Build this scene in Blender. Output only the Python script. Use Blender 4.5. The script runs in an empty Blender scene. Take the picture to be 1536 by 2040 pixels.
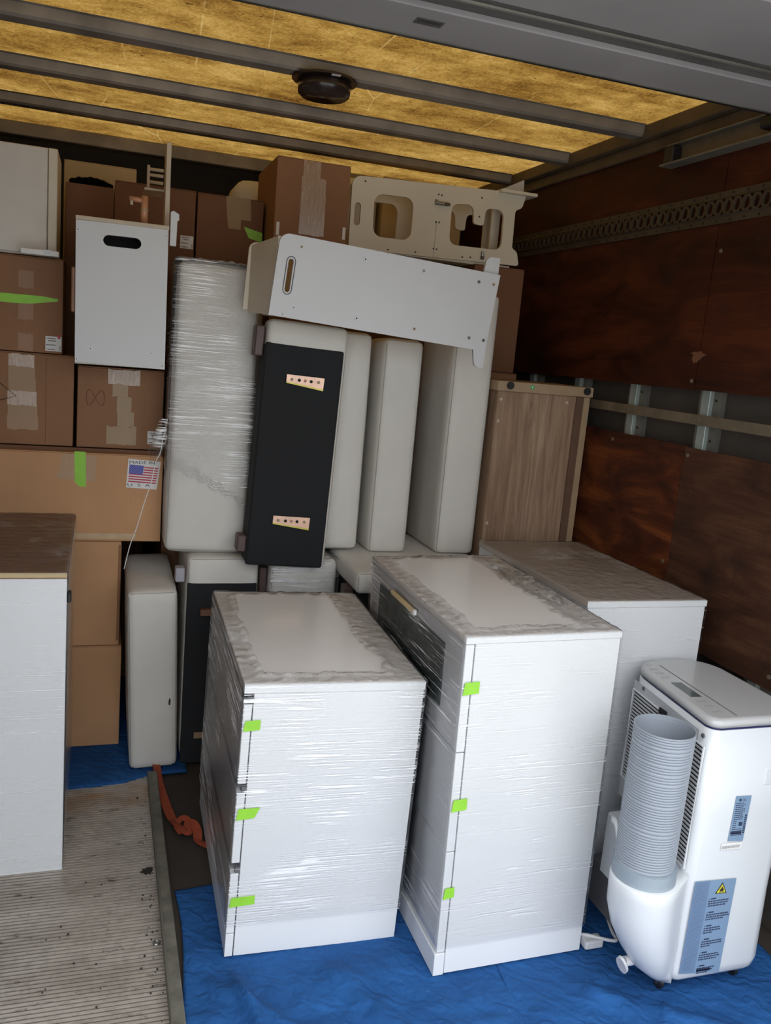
import bpy, bmesh, math, random
from mathutils import Vector, Matrix, Euler, noise
random.seed(7)
SC = bpy.context.scene
R = math.radians

# ---------------------------------------------------------------- camera
CAM_H = 1.667
yaw, pitch, roll = -.3285, .1854, .0879
Fv = Vector((-math.sin(yaw)*math.cos(pitch), math.cos(yaw)*math.cos(pitch), -math.sin(pitch)))
Rv = Vector((math.cos(yaw), math.sin(yaw), 0)); Uv = Rv.cross(Fv)
R2 = Rv*math.cos(roll)+Uv*math.sin(roll); U2 = -Rv*math.sin(roll)+Uv*math.cos(roll)
cam = bpy.data.cameras.new('camera'); camo = bpy.data.objects.new('camera', cam)
SC.collection.objects.link(camo)
cam.sensor_fit = 'VERTICAL'; cam.sensor_height = 24; cam.lens = 24*1694/2040
cam.clip_start = .02
m = Matrix((R2, U2, -Fv)).transposed().to_4x4(); m.translation = (0, 0, CAM_H)
camo.matrix_world = m
SC.camera = camo

# ---------------------------------------------------------------- sky, exposure
SC.view_settings.view_transform = 'Standard'; SC.view_settings.look = 'None'
SC.view_settings.gamma = 1; SC.view_settings.use_curve_mapping = False
SC.view_settings.exposure = .55
W = bpy.data.worlds.new('sky'); SC.world = W; W.use_nodes = True
bg = W.node_tree.nodes['Background']
bg.inputs[0].default_value = (.93, .97, 1.0, 1)      # overcast sky, brighter towards the zenith all round
wt = W.node_tree; wc = wt.nodes.new('ShaderNodeTexCoord'); ws = wt.nodes.new('ShaderNodeSeparateXYZ'); wm = wt.nodes.new('ShaderNodeMapRange')
wt.links.new(wc.outputs['Generated'], ws.inputs[0]); wt.links.new(ws.outputs['Z'], wm.inputs[0])
wm.inputs[3].default_value = 1.2; wm.inputs[4].default_value = 3.5; wt.links.new(wm.outputs[0], bg.inputs[1])
SC.cycles.max_bounces = 9; SC.cycles.diffuse_bounces = 6; SC.cycles.glossy_bounces = 3
SC.cycles.transmission_bounces = 6; SC.cycles.transparent_max_bounces = 12
SC.cycles.caustics_reflective = False; SC.cycles.caustics_refractive = False
SC.cycles.sample_clamp_indirect = 6
try: SC.cycles.use_denoising = True
except Exception: pass

# ---------------------------------------------------------------- materials
def lin(c):
    c = c/255
    return c/12.92 if c <= .04045 else ((c+.055)/1.055)**2.4
def srgb(r, g, b): return (lin(r), lin(g), lin(b), 1)
class N:
    def __init__(s, name):
        s.m = bpy.data.materials.new(name); s.m.use_nodes = True
        s.t = s.m.node_tree; s.t.nodes.clear()
        s.out = s.t.nodes.new('ShaderNodeOutputMaterial')
        s.tc = s.t.nodes.new('ShaderNodeTexCoord')
    def n(s, typ, **kw):
        x = s.t.nodes.new('ShaderNode'+typ)
        for k, v in kw.items():
            if k.startswith('i_'):
                x.inputs[k[2:].replace('_', ' ')].default_value = v
            else: setattr(x, k, v)
        return x
    def l(s, a, b): s.t.links.new(a, b)
    def mapping(s, scale=(1, 1, 1), rot=(0, 0, 0), loc=(0, 0, 0)):
        mp = s.n('Mapping'); s.l(s.tc.outputs['Object'], mp.inputs[0])
        mp.inputs['Scale'].default_value = scale; mp.inputs['Rotation'].default_value = rot; mp.inputs['Location'].default_value = loc
        return mp.outputs[0]
    def noise(s, vec, scale=5, detail=4, rough=.5, dist=0):
        x = s.n('TexNoise'); s.l(vec, x.inputs['Vector'])
        x.inputs['Scale'].default_value = scale; x.inputs['Detail'].default_value = detail
        x.inputs['Roughness'].default_value = rough; x.inputs['Distortion'].default_value = dist
        return x.outputs['Fac']
    def ramp(s, fac, stops):
        x = s.n('ValToRGB'); s.l(fac, x.inputs[0]); e = x.color_ramp.elements
        while len(e) > 1: e.remove(e[-1])
        e[0].position = stops[0][0]; e[0].color = stops[0][1] if hasattr(stops[0][1], '__len__') else (stops[0][1],)*3+(1,)
        for p, c in stops[1:]:
            k = e.new(p); k.color = c if hasattr(c, '__len__') else (c,)*3+(1,)
        return x.outputs[0]
    def mix(s, fac, a, b, mode='MIX'):
        x = s.n('Mix', data_type='RGBA', blend_type=mode)
        for sock, v in ((0, fac), (6, a), (7, b)):
            if hasattr(v, 'links') or hasattr(v, 'is_linked'): s.l(v, x.inputs[sock])
            else: x.inputs[sock].default_value = v
        return x.outputs[2]
    def math(s, op, a, b=0, clamp=False):
        x = s.n('Math', operation=op, use_clamp=clamp)
        for i, v in enumerate((a, b)):
            if hasattr(v, 'is_linked'): s.l(v, x.inputs[i])
            else: x.inputs[i].default_value = v
        return x.outputs[0]
    def bump(s, h, strength=.3, dist=.002):
        x = s.n('Bump'); s.l(h, x.inputs['Height']); x.inputs['Strength'].default_value = strength
        x.inputs['Distance'].default_value = dist
        return x.outputs[0]
    def pbr(s, col, rough=.5, metal=0, bump=None, spec=.5, coat=0, coatr=.1, link=True):
        x = s.n('BsdfPrincipled')
        if hasattr(col, 'is_linked'): s.l(col, x.inputs['Base Color'])
        else: x.inputs['Base Color'].default_value = col
        if hasattr(rough, 'is_linked'): s.l(rough, x.inputs['Roughness'])
        else: x.inputs['Roughness'].default_value = rough
        x.inputs['Metallic'].default_value = metal; x.inputs['Specular IOR Level'].default_value = spec
        x.inputs['Coat Weight'].default_value = coat; x.inputs['Coat Roughness'].default_value = coatr
        if bump is not None: s.l(bump, x.inputs['Normal'])
        if link: s.l(x.outputs[0], s.out.inputs[0])
        return x.outputs[0]
def simple(name, col, rough=.5, metal=0, var=.12, scale=18, spec=.5, coat=0):
    k = N(name); v = k.noise(k.mapping(), scale, 4)
    f = k.ramp(v, [(.3, 1-var), (.7, 1.0)])
    k.pbr(k.mix(1.0, col, f, 'MULTIPLY'), rough, metal, k.bump(v, .08, .001), spec, coat)
    return k.m
M = {}
M['white_lam'] = simple('white_laminate', (.69, .70, .72, 1), .3, var=.03, scale=3, coat=.15)
M['white_gloss'] = simple('white_gloss', (.69, .70, .72, 1), .16, var=.03, scale=3, coat=.5)
M['top_lam'] = simple('satin_white_top', (.77, .735, .71, 1), .30, var=.03, scale=3, coat=.3)
M['wall_reflection_top'] = simple('white_top_wall_reflection', (.52, .445, .38, 1), .28, var=.12, scale=3, coat=.3)  # white top with the brown wall's reflection painted into its colour
M['dark_gloss'] = simple('dark_gloss', (.10, .12, .12, 1), .12, var=.3, scale=20)
M['edge_grey'] = simple('seam_grey', (.12, .12, .13, 1), .6)
M['ac_white'] = simple('appliance_white', (.64, .66, .69, 1), .28, var=.02, scale=4, coat=.25)
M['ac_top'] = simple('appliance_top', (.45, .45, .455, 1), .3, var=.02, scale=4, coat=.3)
M['ac_back'] = simple('appliance_back', (.52, .53, .55, 1), .4, var=.03, scale=4)
M['black'] = simple('black_plastic', (.012, .012, .014, 1), .45)
M['void'] = simple('dark_recess', (.01, .01, .012, 1), .9)
M['navy'] = simple('navy_trim', (.01, .012, .09, 1), .2)
M['hose'] = simple('hose_grey', (.30, .33, .38, 1), .38, var=.05, scale=8)
M['collar'] = simple('collar_grey', (.28, .33, .38, 1), .4, var=.05)
M['icon'] = simple('icon_grey', (.33, .33, .34, 1), .5)
M['cord'] = simple('cord_grey', (.62, .62, .64, 1), .4)
M['label_blue'] = simple('label_blue', (.14, .21, .33, 1), .35, var=.05)
M['label_blue2'] = simple('label_blue_light', (.19, .28, .41, 1), .35, var=.05)
M['ink'] = simple('ink_navy', (.025, .035, .08, 1), .6)
M['ink_black'] = simple('ink_black', (.02, .018, .016, 1), .7)
M['ink_red'] = simple('ink_red', (.26, .07, .05, 1), .7)
M['yellow'] = simple('warning_yellow', (.70, .62, .04, 1), .4)
M['paper'] = simple('paper_white', (.72, .71, .70, 1), .6, var=.05)
M['flag_red'] = simple('flag_red', (.50, .02, .06, 1), .5)
M['flag_blue'] = simple('flag_blue', (.035, .05, .36, 1), .5)
M['green'] = simple('green_tape', (.27, .60, .04, 1), .5, var=.12, scale=40)
k = N('packing_tape'); v = k.noise(k.mapping((90, 90, 30)), 1, 5, .7, .5)
k.pbr((.34, .22, .14, 1), .22, 0, k.bump(v, 1.0, .004), .8, .8, .15); M['clear_tape'] = k.m
M['tan_tape'] = simple('paper_tape', (.52, .36, .21, 1), .4, var=.15, scale=30)
M['bronze'] = simple('brown_wood_leg', (.10, .06, .055, 1), .5, var=.3)
M['brown_leg'] = simple('red_brown_leg', (.16, .07, .04, 1), .5, var=.3)
M['grey_leg'] = simple('grey_leg', (.36, .35, .40, 1), .5)
M['black_cloth'] = simple('black_dust_cloth', (.008, .009, .011, 1), .85, var=.25, scale=3)
M['cream_board'] = simple('cream_board', (.62, .56, .45, 1), .42, var=.06, scale=4)
M['tan_edge'] = simple('pale_ply_edge', (.52, .44, .33, 1), .55)
M['white_board'] = simple('white_board', (.56, .57, .585, 1), .38, var=.03, scale=5)
M['chrome'] = simple('screw_metal', (.30, .30, .29, 1), .3, .9)
M['faucet'] = simple('copper_paint', (.50, .25, .14, 1), .4, var=.2)
M['galv'] = simple('galvanised_steel', (.36, .42, .40, 1), .45, .35, var=.3, scale=12)
M['flange'] = simple('dull_flange', (.20, .19, .16, 1), .5, .35, var=.3, scale=12)
M['strip'] = simple('rail_strip', (.20, .16, .11, 1), .6, .2, var=.3, scale=14)
M['skin'] = simple('outer_skin', (.075, .062, .052, 1), .7, var=.3, scale=6)
M['dark_wall'] = simple('bulkhead_dark', (.016, .014, .016, 1), .8, var=.4, scale=3)
M['bow'] = simple('bow_steel', (.30, .27, .24, 1), .5, .3, var=.45, scale=7)
M['bow_side'] = simple('side_rail_steel', (.13, .095, .06, 1), .6, .2, var=.4, scale=7)
M['door_grey'] = simple('door_paint', (.33, .31, .315, 1), .5, var=.25, scale=2.2)
M['door_dark'] = simple('door_hinge_strip', (.13, .122, .115, 1), .6, var=.4, scale=9)
M['lamp_black'] = simple('dome_black', (.035, .025, .022, 1), .18, var=.3, scale=20)
M['etrack'] = simple('cargo_track', (.085, .068, .05, 1), .5, .4, var=.35, scale=9)
M['orange'] = simple('orange_webbing', (.34, .06, .022, 1), .8, var=.35, scale=60)
M['mat'] = simple('floor_mat', (.055, .043, .034, 1), .8, var=.4, scale=5)
M['steel_rail'] = simple('floor_rail', (.21, .20, .165, 1), .55, .3, var=.45, scale=25)
M['green_dot'] = simple('green_sticker', (.03, .45, .12, 1), .4)
M['concrete'] = simple('concrete', (.42, .41, .39, 1), .9)

def cardboard(name, col, dark=.85):
    k = N(name)
    a = k.noise(k.mapping((3, 3, 3)), 1.5, 5)
    b = k.noise(k.mapping((160, 160, 4)), 1, 2)
    f = k.ramp(a, [(.25, dark), (.75, 1.0)])
    c = k.mix(1, col, f, 'MULTIPLY')
    c = k.mix(k.math('MULTIPLY', b, .10), c, (.08, .05, .03, 1))
    k.pbr(c, .68, 0, k.bump(b, .12, .001), .12)
    return k.m
M['card'] = cardboard('cardboard', (.56, .315, .165, 1))
M['card2'] = cardboard('cardboard_brown', (.29, .15, .083, 1))  # same cardboard, the dimmer light of the upper stack put into the colour
M['card3'] = cardboard('cardboard_dark', (.19, .092, .052, 1))  # darker again: shade of the rear top row put into the colour
M['card_tan'] = cardboard('cardboard_pale', (.62, .48, .28, 1))

def fabric(name, col):
    k = N(name); mp = k.mapping((1, 1, 1))
    w = k.n('TexWave', wave_type='BANDS', bands_direction='Z'); k.l(mp, w.inputs[0]); w.inputs['Scale'].default_value = 160; w.inputs['Distortion'].default_value = 1.5
    w2 = k.n('TexWave', wave_type='BANDS', bands_direction='X'); k.l(mp, w2.inputs[0]); w2.inputs['Scale'].default_value = 160; w2.inputs['Distortion'].default_value = 1.5
    h = k.math('ADD', w.outputs['Fac'], w2.outputs['Fac'])
    v = k.noise(mp, 4, 3); f = k.ramp(v, [(.3, .92), (.7, 1.0)])
    c = k.mix(1, col, f, 'MULTIPLY'); c = k.mix(k.math('MULTIPLY', h, .05), c, (.35, .33, .3, 1))
    k.pbr(c, .85, 0, k.bump(h, .25, .0008), .2)
    return k.m
M['linen'] = fabric('cream_linen', (.70, .675, .63, 1))
M['pipe'] = fabric('seam_thread', (.36, .34, .32, 1))

# stretch film: mostly clear, pulled streaks and crumples with highlights painted in diffuse white
def film(name, base=.0, amount=.5, ang=6, zs=150, lo=.52, hi=.66, crumple=.4, bstr=.7):
    k = N(name)
    s1 = k.noise(k.mapping((3.2, 3.2, zs), (0, R(ang), R(4))), 1, 5, .62, .25)
    s2 = k.noise(k.mapping((4.5, 4.5, zs*.7), (0, R(-ang*1.7), 0), (3, 1, 2)), 1, 4, .6, .25)
    patch = k.noise(k.mapping((1.4, 1.4, 2.6)), 1.7, 3)
    pm = k.ramp(patch, [(.44, .0), (.56, 1.0)])
    st = k.math('MULTIPLY', k.ramp(k.math('MAXIMUM', s1, s2), [(lo, 0.0), (hi, 1.0)]), pm)
    cr = k.noise(k.mapping((1, 1, 1), (.3, .2, .5)), 22, 5, .65, 1.4)
    crs = k.ramp(k.math('ABSOLUTE', k.math('SUBTRACT', cr, .5)), [(0, 1.0), (.022, 0.0)])
    crs = k.math('MULTIPLY', crs, crumple)
    fac = k.math('ADD', k.math('MULTIPLY', k.math('MAXIMUM', st, crs), amount), base, True)
    h = k.math('ADD', k.math('MULTIPLY', s1, 1.0), k.math('MULTIPLY', cr, .6*crumple+.1))
    bmp = k.bump(h, bstr, .004)
    t = k.n('BsdfTransparent'); t.inputs[0].default_value = (.975, .975, .975, 1)
    gl = k.n('BsdfGlossy'); gl.inputs['Roughness'].default_value = .20; gl.inputs[0].default_value = (.95, .95, .95, 1); k.l(bmp, gl.inputs['Normal'])
    df = k.n('BsdfDiffuse'); df.inputs[0].default_value = (.95, .95, .97, 1)
    fr = k.n('LayerWeight'); fr.inputs['Blend'].default_value = .14
    m1 = k.n('MixShader'); k.l(fr.outputs['Fresnel'], m1.inputs[0]); k.l(t.outputs[0], m1.inputs[1]); k.l(gl.outputs[0], m1.inputs[2])
    ms = k.n('MixShader'); ms.inputs[0].default_value = .18; k.l(df.outputs[0], ms.inputs[1]); k.l(gl.outputs[0], ms.inputs[2])
    m2 = k.n('MixShader'); k.l(fac, m2.inputs[0]); k.l(m1.outputs[0], m2.inputs[1]); k.l(ms.outputs[0], m2.inputs[2])
    k.l(m2.outputs[0], k.out.inputs[0])
    return k.m
M['film'] = film('stretch_film')
M['film_dense'] = film('stretch_film_dense', .0, .9, 7, 190, .55, .60, .06, .5)
M['film_bag'] = film('stretch_film_sofa', .05, .75, 14, 170, .54, .61, .18)
M['film_top'] = film('stretch_film_top', .04, .55, 12, 9, .60, .75, .45, 1.0)
M['film_flat'] = film('stretch_film_flat', .05, .35, 20, 10, .56, .75, .18, .8)
M['film_light'] = film('stretch_film_light', .0, .8, 4, 210, .60, .64, .03, .3)

# glass-fibre roof, lit from above by the sky
k = N('roof_fibreglass'); mp = k.mapping()
a = k.noise(k.mapping((.9, 1.7, 1)), 2.4, 6, .66, .5)
b = k.noise(mp, 85, 4, .8); c_ = k.noise(mp, 11, 6, .75, .4)
f = k.math('ADD', k.math('MULTIPLY', a, .45), k.math('ADD', k.math('MULTIPLY', b, .30), k.math('MULTIPLY', c_, .27)))
col = k.ramp(f, [(.37, (.022, .0085, .0018, 1)), (.46, (.068, .033, .0065, 1)), (.54, (.122, .068, .0150, 1)), (.66, (.205, .130, .040, 1))])
sp = k.ramp(k.noise(mp, 38, 3, .6), [(.66, 1.0), (.72, .25)])
col = k.mix(1, col, sp, 'MULTIPLY')
sc = k.n('TexVoronoi', feature='DISTANCE_TO_EDGE'); k.l(k.mapping((1.6, .5, 1), (0, 0, .5)), sc.inputs['Vector']); sc.inputs['Scale'].default_value = 1.7
scr = k.ramp(sc.outputs['Distance'], [(0.0, .35), (.005, 0.0)])
scm = k.ramp(k.noise(mp, 3, 2), [(.5, 0.0), (.56, 1.0)])
col = k.mix(k.math('MULTIPLY', scr, scm), col, (.30, .22, .09, 1))
tr = k.n('BsdfTranslucent'); k.l(col, tr.inputs[0])
df = k.n('BsdfDiffuse'); k.l(k.mix(1, col, (.5, .5, .5, 1), 'MULTIPLY'), df.inputs[0])
mx = k.n('MixShader'); mx.inputs[0].default_value = .12; k.l(tr.outputs[0], mx.inputs[1]); k.l(df.outputs[0], mx.inputs[2]); k.l(mx.outputs[0], k.out.inputs[0])
M['roof'] = k.m

def plywood(name, c0, c1, c2, seed):
    k = N(name)
    a = k.noise(k.mapping((1, 1.1, 3.6), (R(5), 0, 0), (seed, seed*2, 0)), 2.1, 6, .6, .8)
    g = k.noise(k.mapping((1, 3, 140)), 1, 4, .6)
    d = k.noise(k.mapping((1, 1.6, 1.6), (0, 0, 0), (0, seed, 3)), 3.1, 5, .65)
    col = k.ramp(a, [(.32, c0), (.5, c1), (.68, c2)])
    col = k.mix(k.ramp(g, [(.35, .35), (.7, 0.0)]), col, (.014, .006, .005, 1))
    col = k.mix(k.ramp(d, [(.56, 0.0), (.72, .6)]), col, (.018, .012, .012, 1))
    s = k.noise(k.mapping((1, .7, 9), (R(12), 0, 0)), 5, 2)
    scr = k.ramp(k.math('ABSOLUTE', k.math('SUBTRACT', s, .5)), [(0, .22), (.004, 0.0)])
    col = k.mix(scr, col, (.14, .06, .03, 1))
    k.pbr(col, k.ramp(a, [(.3, .5), (.7, .7)]), 0, k.bump(g, .15, .001), .18)
    return k.m
M['ply_up'] = plywood('plywood_upper', (.022, .0055, .0028, 1), (.054, .0125, .0050, 1), (.100, .0240, .0075, 1), 1)
M['ply_lo'] = plywood('plywood_lower', (.036, .0120, .0075, 1), (.115, .030, .0115, 1), (.27, .078, .020, 1), 5)
M['ply_lo2'] = plywood('plywood_lower_worn', (.044, .020, .014, 1), (.088, .037, .021, 1), (.15, .068, .033, 1), 9)

# oak-print laminate
k = N('oak_laminate')
g = k.noise(k.mapping((22, 22, 1.6)), 1, 7, .7, 1.3); g2 = k.noise(k.mapping((120, 120, 5)), 1, 3)
bd = k.noise(k.mapping((7, 7, .15)), 1, 1)
col = k.ramp(g, [(.30, (.17, .10, .062, 1)), (.5, (.33, .215, .14, 1)), (.72, (.44, .315, .22, 1))])
col = k.mix(k.ramp(bd, [(.4, .28), (.6, 0.0)]), col, (.24, .145, .085, 1))
col = k.mix(k.ramp(g2, [(.35, .3), (.6, 0.0)]), col, (.12, .07, .045, 1))
k.pbr(col, .5, 0, k.bump(g, .1, .001), .4); M['oak'] = k.m
M['oak_edge'] = simple('oak_edge', (.36, .25, .15, 1), .5, var=.15)
M['oak_dark'] = simple('oak_dark_strip', (.13, .07, .042, 1), .5, var=.2)

# ribbed aluminium floor
k = N('ribbed_floor'); mp = k.mapping()
a = k.noise(k.mapping((1.3, 4, 1)), 2, 6, .65); b = k.noise(k.mapping((30, 60, 1)), 1, 4, .7); d = k.noise(k.mapping((5, 14, 1), (0, 0, 0), (2, 5, 0)), 1.6, 5, .7)
col = k.ramp(a, [(.3, (.34, .295, .25, 1)), (.6, (.52, .465, .41, 1))])
col = k.mix(k.ramp(b, [(.36, .30), (.52, 0.0)]), col, (.13, .10, .08, 1))
col = k.mix(k.ramp(d, [(.60, 0.0), (.68, .85)]), col, (.035, .028, .022, 1))
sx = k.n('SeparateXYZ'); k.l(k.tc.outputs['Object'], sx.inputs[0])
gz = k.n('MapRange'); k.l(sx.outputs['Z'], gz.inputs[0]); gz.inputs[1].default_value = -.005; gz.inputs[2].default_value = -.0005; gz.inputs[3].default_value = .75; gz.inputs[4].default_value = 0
col = k.mix(gz.outputs[0], col, (.07, .055, .042, 1))     # darker colour down in the grooves
rust = k.ramp(sx.outputs['Y'], [(0, 0.0), (1, 1.0)])
rm = k.n('MapRange'); k.l(sx.outputs['Y'], rm.inputs[0]); rm.inputs[1].default_value = 2.85; rm.inputs[2].default_value = 2.98
rf = k.math('MULTIPLY', k.math('MULTIPLY', rm.outputs[0], k.ramp(k.noise(k.mapping((6, 10, 1)), 1, 4), [(.4, 0.0), (.62, 1.0)])), .75)
col = k.mix(rf, col, (.36, .17, .05, 1))
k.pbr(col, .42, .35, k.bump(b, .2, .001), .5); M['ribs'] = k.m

# quilted moving blanket
k = N('blue_blanket'); mp = k.mapping()
a = k.noise(mp, 5, 5, .6); q = k.n('TexWave', wave_type='BANDS', bands_direction='DIAGONAL'); k.l(mp, q.inputs[0]); q.inputs['Scale'].default_value = 9; q.inputs['Distortion'].default_value = 9; q.inputs['Detail Scale'].default_value = 2
wv = k.noise(mp, 500, 2)
col = k.ramp(a, [(.3, (.009, .058, .19, 1)), (.7, (.017, .098, .30, 1))])
lint = k.ramp(k.noise(mp, 90, 2, .6), [(.70, 0.0), (.76, .35)])
col = k.mix(lint, col, (.2, .32, .5, 1))
h = k.math('ADD', k.math('MULTIPLY', q.outputs['Fac'], .35), k.math('ADD', k.math('MULTIPLY', a, 1.0), k.math('MULTIPLY', wv, .15)))
k.pbr(col, .85, 0, k.bump(h, .6, .012), .25); M['blanket'] = k.m

# ---------------------------------------------------------------- mesh helpers
def link(o): SC.collection.objects.link(o); return o
def obj(name, bm, mat, parent=None, smooth=False, loc=None):
    me = bpy.data.meshes.new(name)
    if isinstance(bm, bmesh.types.BMesh):
        bm.normal_update(); bm.to_mesh(me); bm.free()
    else: me = bm
    me.materials.clear(); me.materials.append(M[mat] if isinstance(mat, str) else mat)
    if smooth:
        for p in me.polygons: p.use_smooth = True
    o = link(bpy.data.objects.new(name, me))
    if parent: o.parent = parent
    if loc: o.location = loc
    return o
def tag(o, label=None, cat=None, group=None, kind=None):
    if label: o['label'] = label
    if cat: o['category'] = cat
    if group: o['group'] = group
    if kind: o['kind'] = kind
    return o
def thing(name, label, cat, loc=(0, 0, 0), rot=(0, 0, 0), group=None):
    o = link(bpy.data.objects.new(name, None)); o.empty_display_size = .1
    o.location = loc; o.rotation_euler = [R(a) for a in rot]
    return tag(o, label, cat, group)
def struct(name, bm, mat, smooth=False, parent=None):
    o = obj(name, bm, mat, parent, smooth)
    if not parent: o['kind'] = 'structure'
    return o
def box(x0, x1, y0, y1, z0, z1, bev=0, seg=1, bm=None):
    bm2 = bmesh.new()
    bmesh.ops.create_cube(bm2, size=1)
    for v in bm2.verts:
        v.co = Vector((x0+(v.co.x+.5)*(x1-x0), y0+(v.co.y+.5)*(y1-y0), z0+(v.co.z+.5)*(z1-z0)))
    if bev: bmesh.ops.bevel(bm2, geom=bm2.edges[:], offset=bev, segments=seg, affect='EDGES', profile=.6)
    if bm is None: return bm2
    return join(bm, bm2)
def join(bm, other):
    me = bpy.data.meshes.new('tmp'); other.to_mesh(me); other.free(); bm.from_mesh(me); bpy.data.meshes.remove(me)
    return bm
def cyl(c, r, h, axis='Z', seg=20, r2=None, bm=None, bev=0):
    b = bmesh.new()
    bmesh.ops.create_cone(b, cap_ends=True, segments=seg, radius1=r, radius2=r if r2 is None else r2, depth=h)
    if bev: bmesh.ops.bevel(b, geom=[e for e in b.edges if len(e.link_faces) == 2 and e.calc_face_angle(0) > .9], offset=bev, segments=2, affect='EDGES')
    rot = {'Z': Matrix(), 'X': Matrix.Rotation(R(90), 4, 'Y'), 'Y': Matrix.Rotation(R(90), 4, 'X')}[axis]
    bmesh.ops.transform(b, matrix=Matrix.Translation(c) @ rot, verts=b.verts)
    return b if bm is None else join(bm, b)
def tube(pts, r, seg=8, bm=None, flat=None):
    b = bm or bmesh.new(); pts = [Vector(p) for p in pts]; rings = []
    for i, p in enumerate(pts):
        t = (pts[min(i+1, len(pts)-1)]-pts[max(i-1, 0)]).normalized()
        up = Vector((0, 0, 1)) if abs(t.z) < .95 else Vector((0, 1, 0))
        n = t.cross(up).normalized(); bn = n.cross(t)
        a, c = (r, r) if flat is None else flat
        rings.append([b.verts.new(p+n*a*math.cos(2*math.pi*j/seg)+bn*c*math.sin(2*math.pi*j/seg)) for j in range(seg)])
    for i in range(len(rings)-1):
        for j in range(seg): b.faces.new((rings[i][j], rings[i][(j+1) % seg], rings[i+1][(j+1) % seg], rings[i+1][j]))
    b.faces.new(rings[0][::-1]); b.faces.new(rings[-1])
    return b
def smoothpath(pts, n=8):
    P = [Vector(p) for p in pts]; P = [P[0]]+P+[P[-1]]; out = []
    for i in range(1, len(P)-2):
        for k_ in range(n):
            t = k_/n; a, b, c, d = P[i-1], P[i], P[i+1], P[i+2]
            out.append(.5*((2*b)+(c-a)*t+(2*a-5*b+4*c-d)*t*t+(3*b-a-3*c+d)*t**3))
    return out+[P[-2]]
def quad(pts, bm=None):
    b = bm or bmesh.new(); b.faces.new([b.verts.new(p) for p in pts]); return b
def plate_xz(poly, y, t=.0012, bm=None):          # thin solid sheet facing -y
    b = bm or bmesh.new()
    f = [b.verts.new((p[0], y-t, p[1])) for p in poly]; k_ = [b.verts.new((p[0], y, p[1])) for p in poly]
    n = len(poly); b.faces.new(f); b.faces.new(k_[::-1])
    for i in range(n): b.faces.new((f[i], k_[i], k_[(i+1) % n], f[(i+1) % n]))
    bmesh.ops.recalc_face_normals(b, faces=b.faces)
    return b
def rpoly(pts, rad, seg=6):
    out = []; n = len(pts)
    rad = rad if hasattr(rad, '__len__') else [rad]*n
    for i in range(n):
        p = Vector(pts[i]); a = Vector(pts[i-1])-p; b = Vector(pts[(i+1) % n])-p; r = rad[i]
        if r <= 0: out.append(tuple(p)); continue
        r_ = min(r, a.length*.49, b.length*.49)
        p0 = p+a.normalized()*r_; p1 = p+b.normalized()*r_
        for k_ in range(seg+1):
            t = k_/seg; out.append(tuple((1-t)**2*p0+2*t*(1-t)*(p*.72+(p0+p1)*.14)+t*t*p1))
    return out
def rrect(x0, x1, z0, z1, r, seg=6): return rpoly([(x0, z0), (x1, z0), (x1, z1), (x0, z1)], r, seg)
def cut_panel(outer, holes, thick):               # a board in the xz plane from y=0 to y=thick, with real holes
    cu = bpy.data.curves.new('board', 'CURVE'); cu.dimensions = '2D'; cu.fill_mode = 'BOTH'; cu.extrude = thick/2
    for pl in [outer]+holes:
        s = cu.splines.new('POLY'); s.points.add(len(pl)-1); s.use_cyclic_u = True
        for p, q in zip(s.points, pl): p.co = (q[0], q[1], 0, 1)
    o = link(bpy.data.objects.new('board', cu)); dg = bpy.context.evaluated_depsgraph_get()
    me = bpy.data.meshes.new_from_object(o.evaluated_get(dg)); bpy.data.objects.remove(o); bpy.data.curves.remove(cu)
    me.transform(Matrix.Translation((0, thick/2, 0)) @ Matrix.Rotation(R(90), 4, 'X'))
    return me
def text_mesh(s, size, x, z, y, sx=1.0, align='LEFT', shear=0):
    cu = bpy.data.curves.new('lettering', 'FONT'); cu.body = s; cu.size = size; cu.align_x = align; cu.resolution_u = 2; cu.shear = shear
    o = link(bpy.data.objects.new('lettering', cu)); dg = bpy.context.evaluated_depsgraph_get()
    me = bpy.data.meshes.new_from_object(o.evaluated_get(dg)); bpy.data.objects.remove(o); bpy.data.curves.remove(cu)
    me.transform(Matrix.Translation((x, y, z)) @ Matrix.Rotation(R(90), 4, 'X') @ Matrix.Diagonal((sx, 1, 1, 1)))
    return me
def grid(fn, nu, nv, bm=None):
    b = bm or bmesh.new(); V = [[b.verts.new(fn(i/nu, j/nv)) for j in range(nv+1)] for i in range(nu+1)]
    for i in range(nu):
        for j in range(nv): b.faces.new((V[i][j], V[i+1][j], V[i+1][j+1], V[i][j+1]))
    return b
def nz(x, y, z=0): return noise.noise(Vector((x, y, z)))

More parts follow.
